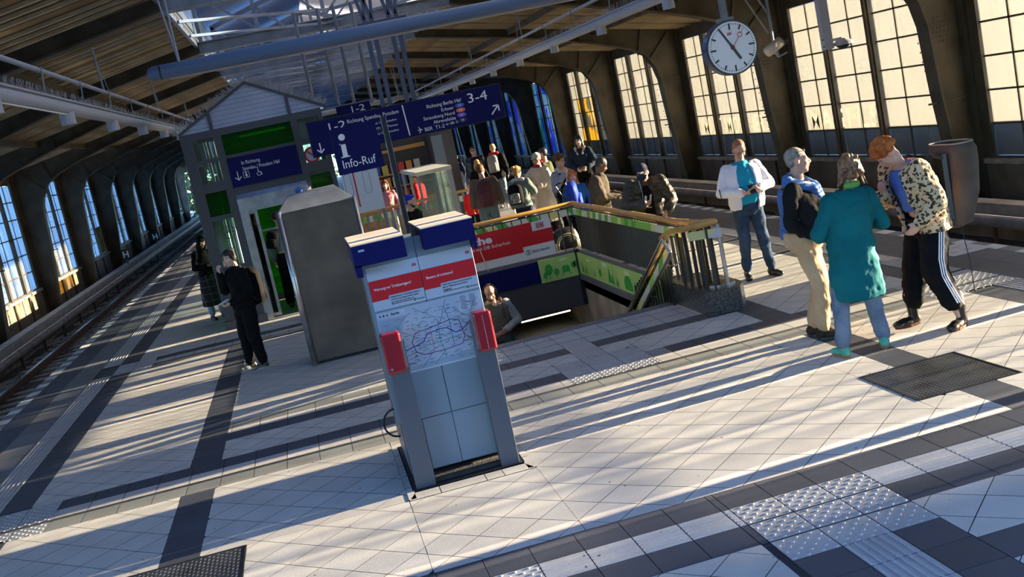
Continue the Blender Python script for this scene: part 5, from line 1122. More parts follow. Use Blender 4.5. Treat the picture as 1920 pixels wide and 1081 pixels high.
    def shoes(s, m, sole=None, high=0, L=.19, chunky=1.0):
        for i, c in enumerate('lr'):
            an = s.J[c+'an']; fa = math.radians(s.feetang[i]); fd = Vector((math.sin(fa), math.cos(fa), 0)); z0 = an.z-.09; R = Matrix.Rotation(-fa, 3, 'Z'); b = MB()
            b.ell((0, -.02, .05), (.042, .055, .05)).ell((0, .07, .04), (.044*chunky, .085, .04)).ell((0, L*.72, .033), (.044*chunky, .055, .032)).cap((0, -.015, .05), .044, (0, -.01, .09+high), .050 if high else .043, 10)
            b.v = [(x, y, max(.006, z)) for x, y, z in b.v]
            b.xf(R, (an.x, an.y, z0)); o = rem(part('shoe', b, m, s.t), .01, 2)
            pts = []
            for q in range(14):
                a = 2*math.pi*q/14; pts.append((.046*chunky*math.cos(a)*(1 if math.sin(a) > 0 else .85), .055+(.12 if math.sin(a) > 0 else .125)*math.sin(a)))
            part('sole', MB().prism(pts, 0, .022*chunky).xf(R, (an.x, an.y, z0)), sole or M_black, o)
    def hair(s, m, kind='short', seed=1):
        h = MB(); rnd = random.Random(seed)
        if kind in ('short', 'crop'):
            h.ell((0, -.02, .045), (.079, .095, .086)); h.ell((0, -.055, -.0), (.070, .055, .06)).cap((-.03, .055, .088), .018, (.03, .055, .088), .018, 8)
            if kind == 'crop': h = MB().ell((0, -.022, .042), (.077, .093, .083)).ell((0, -.055, 0), (.068, .05, .055))
        if kind in ('long', 'bun', 'pony', 'bob'):
            h.ell((0, -.018, .042), (.083, .098, .09)).ell((0, -.05, -.01), (.08, .066, .085))
            h.cap((-.06, .05, .07), .018, (-.078, .02, -.02), .014, 8).cap((.06, .05, .07), .018, (.078, .02, -.02), .014, 8)
        if kind == 'long':
            for sx_ in (-1, 0, 1): h.cap((sx_*.06, -.04, -.02), .042, (sx_*.085, -.03+(.06 if sx_ else -.05), -.26), .028, 9)
        if kind == 'bob':
            for sx_ in (-1, 0, 1): h.cap((sx_*.06, -.04, -.02), .042, (sx_*.07, -.05+(.03 if sx_ else -.02), -.13), .035, 9)
        if kind == 'bun': h.ell((0, -.095, .085), (.045, .045, .045)).ell((.03, -.11, .10), (.02, .02, .02), n=7, m=4)
        if kind == 'pony': h.cap((0, -.09, .04), .03, (0, -.14, -.12), .022, 8)
        if kind == 'curly':
            h.ell((0, -.02, .05), (.085, .10, .088))
            for _ in range(150):
                u, v = rnd.uniform(-math.pi, math.pi), rnd.uniform(-.15, 1.5); x, y, z = math.cos(v)*math.cos(u), math.cos(v)*math.sin(u), math.sin(v)
                if y > .55 and z < .35: continue
                h.ell((x*.098, y*.108-.015, z*.10+.035), (rnd.uniform(.014, .024),)*3, n=6, m=4)
        if kind == 'messybun':
            h.ell((0, -.018, .042), (.086, .10, .092)).ell((0, -.055, -.02), (.078, .062, .08)).ell((.0, -.10, .06), (.05, .045, .05)).ell((-.02, -.06, .12), (.04, .04, .03))
            for _ in range(46):
                a = rnd.uniform(0, 2*math.pi); x, y = .086*math.cos(a), .09*math.sin(a)-.03
                if y > .02: continue
                z = rnd.uniform(-.03, .08); h.cap((x, y, z), .012, (x*1.25+rnd.uniform(-.02, .02), y*1.25, z-rnd.uniform(.05, .14)), .007, 5)
            for _ in range(22):
                h.ell((rnd.uniform(-.05, .05), -.1+rnd.uniform(-.04, .03), .06+rnd.uniform(-.05, .07)), (.016, .016, .022), n=6, m=4)
        h.xf(s.hr, s.J['head']); return rem(part('hair', h, m, s.t), .0075 if kind in ('curly', 'messybun') else .010, 1)
    def W(s, v):      # local to world
        return s.t.matrix_basis @ Vector(v)
def phone(F, label, p, rx=60, rz=0, m=None):
    F.t.rotation_euler.z; w = F.W(p); t = thing('phone', label, 'phone', w, F.t.rotation_euler.z+math.radians(rz)); t.rotation_euler.x = math.radians(rx)
    bevel(part('case', MB().box(-.038, .038, -.004, .004, -.075, .075), m or M_black, t), .003); part('screen', MB().box(-.034, .034, -.0055, -.004, -.07, .07), mat('phone glass', (.02, .02, .03), .1), t); return t
def backpack(F, label, c, m, size=(.15, .09, .23), m2=None, roll=0, pocket=True):
    w = F.W(c); t = thing('backpack', label, 'backpack', w, F.t.rotation_euler.z); a, b_, h_ = size
    rings = []
    for z, k in ((-1, .82), (-.9, .97), (0, 1.0), (.65, .96), (.9, .78), (1, .5)):
        rings.append([(a*k*math.copysign(abs(math.cos(q))**.55, math.cos(q)), b_*k*math.copysign(abs(math.sin(q))**.7, math.sin(q)), z*h_) for q in [i*.3927 for i in range(16)]])
    part('main_bag', MB().loft(rings), m, t, True)
    if pocket: part('front_pocket', MB().loft([[(a*.72*k*math.copysign(abs(math.cos(q))**.55, math.cos(q)), -b_*.95+b_*.5*k*math.sin(q), z*h_*.5-h_*.35) for q in [i*.5236 for i in range(12)]] for z, k in ((-1, .8), (-.8, 1), (.8, 1), (1, .7))]), m2 or m, t, True)
    st = MB()
    for sx_ in (-1, 1): st.tube([(sx_*a*.55, b_*.8, h_*.8), (sx_*a*.72, b_+.06, h_*.98), (sx_*a*.85, b_+.16, h_*.75), (sx_*a*.95, b_+.10, h_*.05), (sx_*a*.8, b_*.7, -h_*.7)], .014, 6)
    part('straps', st, M_black, t); part('handle', MB().tube([(-.03, b_*.6, h_*.98), (0, b_*.6, h_*1.12), (.03, b_*.6, h_*.98)], .008, 6), M_black, t)
    if roll: t.rotation_euler.y = math.radians(roll)
    return t
def glasses(F, m=None, sun=False, up=0):
    g = MB(); R = F.hr; z = .003+up; y = .094 if not up else .075
    for sx_ in (-1, 1):
        c = (sx_*.031, y, z); pts = [(c[0]+.022*math.cos(a), y, z+.016*math.sin(a)) for a in [i*.7854 for i in range(9)]]; g.tube(pts, .0025, 5); g.cyl((sx_*.053, y-.004, z+.006), (sx_*.078, -.005, z+.0), .0025, 5)
        if sun: g.ell(c, (.022, .003, .016), n=8, m=4)
    g.cyl((-.01, y+.002, z+.004), (.01, y+.002, z+.004), .0025, 5); g.xf(R, F.J['head']); part('glasses', g, m or M_black, F.t)
def cap_(F, m, letters=None, brim=1):
    R = F.hr; o = F.J['head']; b = MB().ell((0, -.012, .05), (.084, .100, .085)); b.v = [(x, y, max(z, .028)) for x, y, z in b.v]; b.xf(R, o); c = part('cap', b, m, F.t, True)
    if brim: part('brim', MB().prism([(-.07, .06), (-.06, .12), (-.03, .155), (.03, .155), (.06, .12), (.07, .06), (0, .085)], .032, .040).xf(R @ Matrix.Rotation(math.radians(-12), 3, 'X'), o+R @ Vector((0, 0, .012))), m, c)
    if letters:
        tx = text('lettering', letters, .05, (0, 0, 0), M_whitep, c, align='CENTER', bold=.002, fit=.085)
        for v in tx.data.vertices: v.co = R @ Vector((-v.co.x, .093-abs(v.co.x)*.35+v.co.y*-1*0, v.co.z+.075))+o
V = Vector
denim = cloth('blue denim', (.045, .075, .125), dark=(.022, .038, .07), noise=6, bump=.6); lden = cloth('light denim', (.17, .21, .27), dark=(.08, .11, .16), noise=5, bump=.6)
blk = cloth('black fabric', (.006, .006, .007), bump=.5); khaki = cloth('khaki cotton', (.50, .34, .20), dark=(.40, .26, .14), noise=4, bump=.7); grey = cloth('grey fabric', (.22, .23, .25)); brown = cloth('grey brown wool', (.075, .06, .045), noise=30)
hair_b = cloth('brown hair', (.16, .085, .04), .5, (.06, .03, .015), .9, 60, 25); hair_d = cloth('dark hair', (.02, .013, .01), .45, (.008, .006, .005), .9, 60, 25); hair_g = cloth('grey hair', (.35, .31, .27), .5, (.16, .13, .10), .9, 60, 20); hair_o = cloth('copper hair', (.55, .17, .04), .5, (.30, .07, .015), 1, 60, 20); hair_l = cloth('blonde hair', (.50, .30, .12), .5, (.25, .13, .05), .9, 60, 20)
# 1 man in white jacket with phone
F = Fig('grey haired man in open white jacket and turquoise shirt, looking at his phone', (5.29, 12.74, 0), -98, 1.77, dict(chest=(0, .02, 1.30), neck=(0, .03, 1.47), head=(0, .075, 1.605), lel=(-.31, .04, 1.13), rel=(.30, .04, 1.13), lwr=(-.10, .27, 1.12), rwr=(.10, .27, 1.10), lkn=(-.12, .03, .5), rkn=(.11, .03, .5), lan=(-.16, .04, .09), ran=(.13, -.04, .09)), fat=.10, vox=.010, headrot=(0, 32, 0), feet=(-25, 10), hands=('phone', 'phone'))
F.top(cloth('turquoise cotton', (.02, .30, .42), dark=(.015, .24, .36), bump=.4), .022, z0=.90, name='polo_shirt', arms=False, collar=.03)
F.top(cloth('white nylon', (.74, .72, .78), .5, (.66, .64, .70), .4, 9), .036, z0=.86, r=(.072, .067, .056), name='jacket', ga=.52, th=.028)
part('sleeve_line', MB().cap(F.J['rel']+V((.0, .03, -.05)), .008, F.J['rwr']+V((.01, -.05, -.045)), .006, 6).cap(F.J['rel']+V((.03, .07, .05)), .008, F.J['rel']+V((.02, .06, -.06)), .006, 6), M_black, F.t)
F.trousers(denim); F.shoes(M_black); F.hair(cloth('short ginger grey hair', (.36, .17, .09), .5, (.25, .10, .05), .6, 50, 20), 'crop'); glasses(F)
phone(F, 'black phone held in both hands by the man in the white jacket', (.0, .36, 1.14), 50)
# 2 man with blue quilted vest round his shoulders
F = Fig('grey haired man in black sweater and khaki trousers, blue quilted jacket over his shoulders', (4.42, 9.42, 0), -38, 1.83, dict(chest=(0, .0, 1.30), neck=(0, .02, 1.47), head=(0, .045, 1.61), rel=(.27, -.04, 1.10), rwr=(.17, .17, .93), lel=(-.27, .02, 1.10), lwr=(-.18, .16, .94), lkn=(-.09, .05, .50), rkn=(.10, .09, .50), lan=(-.06, -.07, .09), ran=(.08, .05, .09)), fat=.20, vox=.010, headrot=(14, -3, 0), feet=(0, -8), hands='relaxed')
F.top(cloth('black knit', (.014, .013, .013), .85, (.008, .008, .008), .5, 20), .024, z0=.93, r=(.080, .066, .048), name='sweater')
q = stripe_mat('blue quilted nylon', (.035, .115, .33), None, 4.5)
vb = MB(); F.torso(vb, .062, 1.06, 1.40, None, 1.75, .035); vb.cap((-.19, -.02, 1.43), .06, (-.05, .13, 1.36), .055).cap((.17, -.03, 1.44), .06, (.05, .13, 1.36), .055).cap((-.09, -.055, 1.46), .05, (.09, -.055, 1.46), .05).cap((-.19, -.02, 1.42), .06, (-.09, -.05, 1.47), .05).cap((.18, -.03, 1.42), .05, (.09, -.05, 1.47), .05).cap((.05, .14, 1.36), .055, (.02, .20, 1.16), .05).cap((-.06, .14, 1.36), .055, (-.04, .21, 1.14), .05).cap((.02, .20, 1.16), .05, (.07, .20, 1.08), .045)
rem(part('quilted_jacket', vb, q, F.t), .011, 3)
vb = MB().loft([[V((x*w-.05, y-d, z)) for x, y in ((-.20, .10), (-.16, -.0), (0, -.04), (.14, -.0), (.16, .08), (.12, .07), (0, .02), (-.14, .07))] for z, w, d in ((.93, .75, .19), (.97, 1.05, .19), (1.2, 1.1, .15), (1.36, .95, .10), (1.44, .6, .07))]); rem(part('quilted_back', vb, q, F.t), .012, 3)
F.trousers(khaki, (.105, .078, .066)); F.shoes(cloth('dark brown leather', (.04, .025, .018), .5), M_black, chunky=1.1); F.hair(hair_g, 'crop'); glasses(F, up=.07)
# 3 woman in teal parka seen from behind
F = Fig('woman in long teal parka and light jeans with messy bun, seen from behind', (4.42, 8.6, 0), 84, 1.73, dict(pelvis=(.02, 0, .95), chest=(.06, 0, 1.30), neck=(.09, -.01, 1.47), head=(.11, .02, 1.615), lsh=(-.105, 0, 1.37), rsh=(.225, 0, 1.37), lel=(-.24, .03, 1.10), rel=(.34, .04, 1.10), lwr=(-.06, .24, 1.12), rwr=(.14, .26, 1.14), lkn=(-.15, .0, .5), rkn=(.13, .0, .5), lan=(-.19, 0, .09), ran=(.19, .02, .09)), sex='f', vox=.010, headrot=(-4, 6, 0), feet=(-12, 22), hands='relaxed', skin='fair')
teal = cloth('teal cotton', (.005, .125, .135), .8, (.003, .09, .10), .9, 10, 3)
F.prof = [(z, rx+(.03 if .9 < z < 1.25 else 0), ry+.01) for z, rx, ry in FEM]; F.top(teal, .033, z0=.95, r=(.078, .072, .055), name='parka', hem=[(.50, .225, .175), (.54, .235, .185), (.75, .225, .175), (.90, .205, .165)])
hb_ = MB().ell((0, -.10, 1.36), (.13, .05, .08)).ell((0, -.135, 1.30), (.095, .04, .06)).cap((-.1, -.06, 1.42), .04, (.1, -.06, 1.42), .04).cap((-.15, .0, 1.43), .03, (-.1, -.08, 1.41), .035).cap((.15, .0, 1.43), .03, (.1, -.08, 1.41), .035).xf(Matrix.Identity(3), (.07, 0, 0)); rem(part('hood', hb_, teal, F.t), .010, 2)
rem(part('collar', MB().cap((.05, -.05, 1.49), .035, (.13, -.05, 1.49), .035).cap((.09, .0, 1.49), .05, (.09, 0, 1.46), .06), cloth('lime scarf', (.16, .36, .08)), F.t), .01, 2)
F.trousers(lden, (.095, .075, .068)); F.shoes(cloth('mint suede', (.12, .42, .30)), cloth('tan sole', (.40, .17, .07)), chunky=1.1); F.hair(cloth('ash brown hair', (.30, .18, .10), .5, (.10, .05, .03), 1, 60, 30), 'messybun')
# 4 person in leopard jacket
F = Fig('person with copper curls in leopard print jacket and black striped track trousers, bending forward', (5.24, 8.77, 0), 186, 1.86, dict(pelvis=(0, -.03, .95), chest=(0, .07, 1.28), neck=(0, .14, 1.44), head=(0, .25, 1.54), lsh=(-.19, .11, 1.38), rsh=(.19, .11, 1.38), lel=(-.27, .04, 1.10), rel=(.25, .12, 1.12), lwr=(-.20, .17, .96), rwr=(.06, .30, 1.20), lhip=(-.09, -.03, .92), rhip=(.09, -.03, .92), lkn=(-.10, .03, .52), rkn=(.12, .05, .52), lan=(-.17, -.10, .09), ran=(.16, .12, .12)), vox=.010, headrot=(-10, 50, 0), feet=(-20, 5), hands=('relaxed', 'chin'), skin='fair')
F.top(cloth('sky blue knit', (.08, .16, .48), bump=.4), .016, z0=.98, name='sweater', arms=False)
F.top(leopard(), .06, z0=.88, r=(.092, .085, .062), name='plush_jacket', hem=[(.84, .235, .19)], ga=.5, th=.04, stop=1.0)
F.trousers(blk, (.12, .112, .088), .70, off=.02); tt = MB(); J = F.J
for k in (-1, 0, 1):
    h_, k_, a_ = J['lhip'], J['lkn'], J['lan']; tt.tube([h_+V((-.125, .02+.022*k, -.05)), k_+V((-.119, .01+.022*k, .1)), k_+V((-.115, .02*k, -.05)), k_.lerp(a_, .68)+V((-.094, .02*k, 0))], .0055, 5)
part('trouser_stripes', tt, M_whitep, F.t); part('trouser_mark', MB().add([V((-.150, .075, .83)), V((-.155, .045, .83)), V((-.153, .06, .86))], [(0, 1, 2)]), M_whitep, F.t)
for c in 'lr': rem(part('sock', MB().cap(J[c+'an']+V((0, 0, .12)), .046, J[c+'an']+V((0, 0, .19)), .052), cloth('pink sock', (.50, .32, .30)), F.t), .01, 1)
F.shoes(cloth('glossy black leather', (.014, .012, .010), .25), cloth('brown welt', (.10, .04, .02)), high=.10, chunky=1.15); F.hair(hair_o, 'curly', 3)
bp = thing('tote_backpack', 'large grey brown canvas roll-top bag worn on the back of the leopard jacket person', 'backpack', F.W((0, -.20, 1.18)), F.t.rotation_euler.z); cv = cloth('taupe canvas', (.11, .085, .065), .85, (.065, .048, .036), .5, 8); rings = []
bprof = ((-.40, .10, .05, -.02), (-.36, .19, .12, -.04), (-.1, .22, .16, -.10), (.15, .22, .165, -.13), (.28, .22, .15, -.14), (.34, .215, .12, -.13))
for z, rx, ry, yo in bprof: rings.append([(rx*math.copysign(abs(math.cos(q))**.6, math.cos(q)), yo-.06+ry*math.copysign(abs(math.sin(q))**.8, math.sin(q)), z) for q in [i*.3927 for i in range(16)]])
bprof = [(z, rx-.012, ry-.012, yo) for z, rx, ry, yo in bprof[::-1]]
for z, rx, ry, yo in bprof[:4]: rings.append([(rx*math.copysign(abs(math.cos(q))**.6, math.cos(q)), yo-.06+ry*math.copysign(abs(math.sin(q))**.8, math.sin(q)), z) for q in [i*.3927 for i in range(16)]])
part('bag', MB().loft(rings), cv, bp, True); part('rim', MB().tube([(.215*math.copysign(abs(math.cos(q))**.6, math.cos(q)), -.19+.12*math.copysign(abs(math.sin(q))**.8, math.sin(q)), .345) for q in [i*.3927 for i in range(17)]], .007, 6), cloth('cream rim', (.35, .3, .24)), bp)
part('straps', MB().tube([(-.15, .04, .25), (-.16, .16, .30), (-.17, .30, .18)], .02, 6).tube([(.15, .04, .25), (.16, .16, .30), (.17, .30, .18)], .02, 6).box(-.16, .16, .00, .05, -.3, .28), M_black, bp); part('cord', MB().tube([(-.16, -.05, -.36), (-.2, -.06, -.7), (-.22, -.05, -.98)], .004, 5), M_black, bp)
pc = thing('pink_cloth', 'crumpled magenta cloth in the open top of the canvas bag', 'cloth', F.W((-.02, -.40, 1.44))); rem(part('fabric', MB().ell((0, 0, 0), (.07, .06, .05)).ell((.05, .03, .01), (.05, .04, .03)).ell((-.05, -.02, .0), (.05, .04, .03)), cloth('magenta cotton', (.35, .02, .20)), pc), .012, 1)
# 5 girl in black with backpack left
F = Fig('young woman in black, dark hair in a bun, hand at her mouth, near the cabinet', (-1.07, 14.86, 0), 212, 1.67, dict(head=(0, .05, 1.61), rel=(.25, .10, 1.16), rwr=(.10, .19, 1.42), lel=(-.24, .0, 1.12), lwr=(-.16, .26, 1.02), lkn=(-.09, .02, .5), rkn=(.09, .05, .5), lan=(-.09, -.03, .09), ran=(.12, .05, .09)), sex='f', vox=.010, skin='pale', headrot=(25, 2, 0), feet=(5, 25), hands=('phone', 'chin'))
F.top(blk, .035, z0=.84, r=(.082, .072, .052), name='jacket', collar=.05); F.trousers(blk, (.115, .095, .075), off=.015); F.shoes(cloth('cream leather', (.42, .38, .30), .5, (.02, .02, .02), 0, 5, 9), cloth('cream sole', (.45, .42, .36)), chunky=1.1); F.hair(hair_d, 'bun')
part('earbud', MB().ell((.084, .0, -.015), (.008, .008, .014), n=8, m=5).xf(F.hr, F.J['head']), M_whitep, F.t); phone(F, 'pale phone in the left hand of the young woman in black', (-.14, .36, 1.06), 75, 0, M_edge)
backpack(F, 'black backpack worn by the young woman in black', (0, -.20, 1.15), blk, (.16, .10, .25))
# 6 person in hijab and plaid coat
F = Fig('woman in dark headscarf and long plaid coat beside the lift, looking at a phone', (-2.0, 20.9, 0), -62, 1.6, dict(head=(0, .05, 1.605), rel=(.24, .02, 1.12), rwr=(.08, .24, 1.12), lel=(-.24, .02, 1.12), lwr=(-.05, .25, 1.13)), sex='f', skin='tan', headrot=(0, 22, 0), hands=('phone', 'phone'))
F.top(blk, .04, z0=.95, r=(.085, .075, .055), name='coat_top', hem=[(.90, .20, .16)]); b = MB(); b.loft([F.ring(z, rx, ry) for z, rx, ry in ((.30, .25, .21), (.36, .26, .22), (.6, .24, .2), (.9, .2, .165), (1.0, .17, .14))]); rem(part('plaid_skirt', b, plaid(), F.t), .014, 2)
F.trousers(cloth('pale trousers', (.42, .45, .52)), (.09, .07, .065)); F.shoes(M_black)
b = MB().ell((0, -.02, .03), (.092, .105, .105)).cap((0, -.04, -.03), .085, (0, -.03, -.16), .10).cap((-.07, .03, 0), .025, (-.03, .05, -.12), .03).cap((.07, .03, 0), .025, (.03, .05, -.12), .03).xf(F.hr, F.J['head']); rem(part('headscarf', b, blk, F.t), .012, 3); phone(F, 'phone held by the woman in the headscarf', (.01, .34, 1.15), 60)
# 7 person in the lift doorway
F = Fig('person seen from behind entering the lift, short grey teal jacket and black trousers', (-.50, 19.75, .05), 80, 1.72, dict(rel=(.22, .1, 1.15), rwr=(.12, .25, 1.2)), sex='f', hands='relaxed', eyes=False)
F.top(cloth('grey teal fleece', (.17, .24, .25)), .035, z0=.98, r=(.08, .07, .055), name='jacket'); F.trousers(blk, (.105, .09, .085), off=.015); F.shoes(M_black); F.hair(hair_d, 'curly', 8)
backpack(F, 'dark backpack hung on the left shoulder of the person entering the lift', (-.14, -.17, 1.28), blk, (.11, .09, .15), roll=12)
# 8 bald man on the stairs
F = Fig('bald bearded man with headphones and grey vest coming up the stairs', (2.22, 14.9, -1.32), -100, 1.76, dict(chest=(0, .03, 1.3), neck=(0, .06, 1.46), head=(0, .11, 1.59), lel=(-.31, .02, 1.12), lwr=(-.13, .24, 1.06), rel=(.28, .04, 1.12), rwr=(.1, .26, 1.05), lkn=(-.1, .2, .62), lan=(-.1, .22, .24), rkn=(.1, .05, .5)), vox=.010, headrot=(0, 28, 0), hands='relaxed')
F.top(cloth('heather grey jersey', (.30, .31, .31), dark=(.2, .21, .22)), .018, z0=.86, name='shirt', r=(.072, .06, .048)); F.top(cloth('taupe vest', (.16, .145, .125), dark=(.10, .09, .08)), .032, z0=.88, name='vest', arms=False); F.trousers(cloth('green cotton', (.05, .16, .07), dark=(.02, .08, .05)), (.115, .09, .08), off=.02); F.shoes(M_black)
b = MB().ell((0, .05, -.085), (.045, .04, .035)).cap((-.055, .03, -.06), .015, (-.03, .07, -.09), .014).cap((.055, .03, -.06), .015, (.03, .07, -.09), .014).xf(F.hr, F.J['head']); rem(part('beard', b, cloth('short grey beard', (.24, .16, .12), .6, noise=30), F.t), .009, 1)
hp = MB().tube([(.085*math.cos(a), -.01, .01+.115*math.sin(a)) for a in [math.radians(15*i) for i in range(13)]], .008, 6)
for sx_ in (-1, 1): hp.cyl((sx_*.075, -.005, 0), (sx_*.10, -.005, 0), .036, 12)
part('headphones', hp.xf(F.hr, F.J['head']), M_black, F.t); part('brown_strap', MB().tube([(-.12, -.12, 1.40), (-.12, .02, 1.47), (-.13, .13, 1.34), (-.14, .14, 1.2)], .02, 6), cloth('brown leather', (.13, .055, .03), .5), F.t)
# 9 man in cap and puffer leaning on the railing
F = Fig('man in dark cap and olive brown puffer jacket leaning on the right railing', (4.55, 14.3, 0), -112, 1.76, dict(pelvis=(0, -.12, .93), chest=(0, .0, 1.22), neck=(0, .09, 1.36), head=(0, .19, 1.475), lsh=(-.2, .04, 1.31), rsh=(.2, .04, 1.31), lel=(-.31, .08, 1.06), rel=(.30, .10, 1.05), lwr=(-.24, .22, .93), rwr=(.05, .30, 1.06), lhip=(-.09, -.12, .9), rhip=(.09, -.12, .9), lkn=(-.1, -.1, .5), rkn=(.1, -.1, .5), lan=(-.12, -.14, .09), ran=(.12, -.14, .09)), vox=.011, skin='tan', headrot=(-8, 40, 0), hands=('relaxed', 'phone'))
F.top(blk, .02, z0=.9, name='shirt', arms=False); part('shirt_print', MB().cap((-.05, .155, 1.16), .014, (-.03, .16, 1.08), .014, 6).cap((.02, .16, 1.15), .018, (.03, .16, 1.08), .016, 6).cap((-.03, .165, 1.0), .008, (.03, .165, 1.01), .008, 6), M_cream, F.t)
F.top(stripe_mat('olive brown puffer', (.030, .023, .015), None, 3.2), .06, z0=.88, r=(.098, .086, .068), name='puffer_jacket', ga=.35, th=.05, collar=.06); F.trousers(blk); F.shoes(M_black); F.hair(hair_d, 'crop')
cap_(F, cloth('navy cap cotton', (.03, .03, .05)), 'SPURS'); part('earphone_wire', MB().tube([(.07, .20, 1.42), (.05, .2, 1.2), (.06, .30, 1.1)], .003, 5), M_whitep, F.t); phone(F, 'phone in the hand of the man leaning on the railing', (.06, .42, 1.10), 40)
# 10 man in grey brown jacket at the railing corner
F = Fig('man in grey brown wool jacket seen side-on, holding a phone at the railing corner', (4.42, 16.3, 0), -18, 1.72, dict(chest=(0, .02, 1.3), neck=(0, .05, 1.46), head=(0, .12, 1.585), rel=(.25, .06, 1.12), rwr=(.14, .30, 1.06), lel=(-.25, .06, 1.12), lwr=(-.10, .31, 1.07)), skin='dark', headrot=(0, 34, 0), hands=('phone', 'phone'), vox=.012)
F.top(brown, .04, z0=.84, r=(.085, .075, .055), name='jacket', collar=.05); F.trousers(cloth('tan trousers', (.30, .24, .17))); F.shoes(M_black); F.hair(hair_d, 'crop'); phone(F, 'phone held by the man in the grey brown jacket', (.02, .38, 1.08), 50)
# 11 child with red-blonde hair, blue backpack on the railing
F = Fig('child with ginger bob beside the curly haired woman at the railing corner', (4.42, 17.75, 0), -100, 1.50, dict(), sex='f', skin='fair', headrot=(10, 5, 0), vox=.014); F.top(cloth('blue child jacket', (.03, .12, .30)), .03, name='jacket'); F.trousers(blk); F.shoes(M_black); F.hair(hair_o, 'bob')
t = backpack(F, 'bright blue backpack resting against the railing corner', (.10, .50, 1.24), cloth('bright blue nylon', (.015, .05, .38), .6), (.17, .10, .27), roll=-24); t.rotation_euler.z = math.radians(70)
# 12 curly woman
F = Fig('woman with brown curls in black vest and white scarf behind the railing corner', (4.52, 18.9, 0), -60, 1.74, dict(rel=(.28, .06, 1.15), rwr=(.10, .16, 1.38), lel=(-.26, .05, 1.12), lwr=(-.10, .25, 1.08)), sex='f', skin='fair', headrot=(10, 3, 0), hands=('relaxed', 'chin'), vox=.013)
F.top(cloth('grey sleeves', (.33, .33, .38)), .022, name='sweater', r=(.08, .07, .055)); F.top(blk, .036, z0=.86, name='vest', arms=False); rem(part('scarf', MB().cap((-.09, .02, 1.45), .045, (.0, .11, 1.36), .045).cap((.09, .02, 1.45), .045, (.02, .11, 1.36), .045).cap((0, .12, 1.36), .04, (.04, .15, 1.18), .035).cap((-.09, -.02, 1.47), .04, (.09, -.02, 1.47), .04), cloth('white scarf', (.62, .58, .54)), F.t), .013, 2)
F.trousers(blk); F.shoes(M_black); F.hair(hair_b, 'curly', 5); glasses(F)
# 13 woman in sherpa jacket
F = Fig('woman with long dark hair in dark denim jacket with cream fleece collar', (6.3, 24.1, 0), -112, 1.80, dict(lwr=(-.12, .22, 1.02), lel=(-.27, .0, 1.12), rel=(.27, 0, 1.12), rwr=(.12, .22, 1.02)), sex='f', skin='pale', headrot=(0, 4, 0), vox=.014)
F.top(cloth('dark denim jacket', (.018, .028, .05)), .045, z0=.98, r=(.09, .08, .06), name='jacket'); fl_ = cloth('cream fleece', (.60, .50, .38)); rem(part('fleece_collar', MB().cap((-.1, .03, 1.46), .04, (-.05, .13, 1.33), .03).cap((.1, .03, 1.46), .04, (.05, .13, 1.33), .03).cap((-.14, .13, 1.0), .022, (.14, .13, 1.0), .022), fl_, F.t), .013, 1)
F.trousers(blk); F.shoes(M_black); F.hair(hair_d, 'long')
# 14 man in cream coat
F = Fig('man in long cream coat and pale cap, right of the woman with black backpack', (4.66, 21.3, 0), -150, 1.74, dict(rel=(.28, .12, 1.24), rwr=(.12, .34, 1.24), lel=(-.28, .02, 1.14), lwr=(-.2, .25, 1.1)), skin='tan', headrot=(20, 0, 0), vox=.014)
F.top(cloth('cream wool coat', (.58, .50, .39)), .045, z0=.95, r=(.09, .082, .062), name='coat', hem=[(.34, .27, .22), (.6, .25, .2), (.9, .22, .17)]); rem(part('red_scarf', MB().cap((-.06, .05, 1.47), .04, (.06, .05, 1.47), .04), cloth('red scarf', (.45, .02, .03)), F.t), .013, 1); F.trousers(blk); F.shoes(M_black); F.hair(hair_g, 'short'); cap_(F, cloth('pale cap', (.5, .48, .42)))
bxx = thing('paper_bag', 'tan paper bag held in front of the cream coat', 'bag', F.W((.12, .48, 1.06)), F.t.rotation_euler.z); part('bag', MB().loft([[(-.17, -.06, -.16), (.17, -.06, -.16), (.17, .06, -.16), (-.17, .06, -.16)], [(-.17, -.08, .13), (.17, -.08, .13), (.17, .08, .13), (-.17, .08, .13)]]), cloth('tan paper', (.50, .30, .16)), bxx)
# 15 man in olive jacket behind
F = Fig('dark haired man in olive jacket behind the cream coat', (5.05, 22.4, 0), 150, 1.76, dict(), headrot=(0, 0, 0), vox=.016); F.top(cloth('olive cotton', (.07, .075, .035)), .04, name='jacket', r=(.085, .075, .055)); rem(part('red_scarf', MB().cap((-.08, .05, 1.46), .045, (.08, .05, 1.46), .045), MT['red scarf'], F.t), .015, 1); F.trousers(blk); F.shoes(M_black); F.hair(hair_d, 'short')
# 16 woman with black bag
F = Fig('woman with hair up in grey green jacket with a black patterned backpack', (4.05, 20.5, 0), 60, 1.62, dict(rel=(.26, .1, 1.15), rwr=(.2, .26, 1.1)), sex='f', headrot=(-30, 0, 0), vox=.014); F.top(cloth('grey green jacket', (.17, .22, .20)), .035, z0=.86, name='jacket', r=(.082, .072, .055)); rem(part('white_hood', MB().cap((-.1, -.05, 1.44), .05, (.1, -.05, 1.44), .05), cloth('white fleece', (.6, .58, .54)), F.t), .014, 1); F.trousers(cloth('navy trousers', (.015, .02, .045))); F.shoes(M_black); F.hair(hair_l, 'bun')
backpack(F, 'black backpack with white pattern worn by the woman in the grey green jacket', (-.05, -.20, 1.17), blk, (.14, .09, .19), m2=cloth('patterned pocket', (.4, .4, .4), .7, (.01, .01, .01), 0, 5, 25))
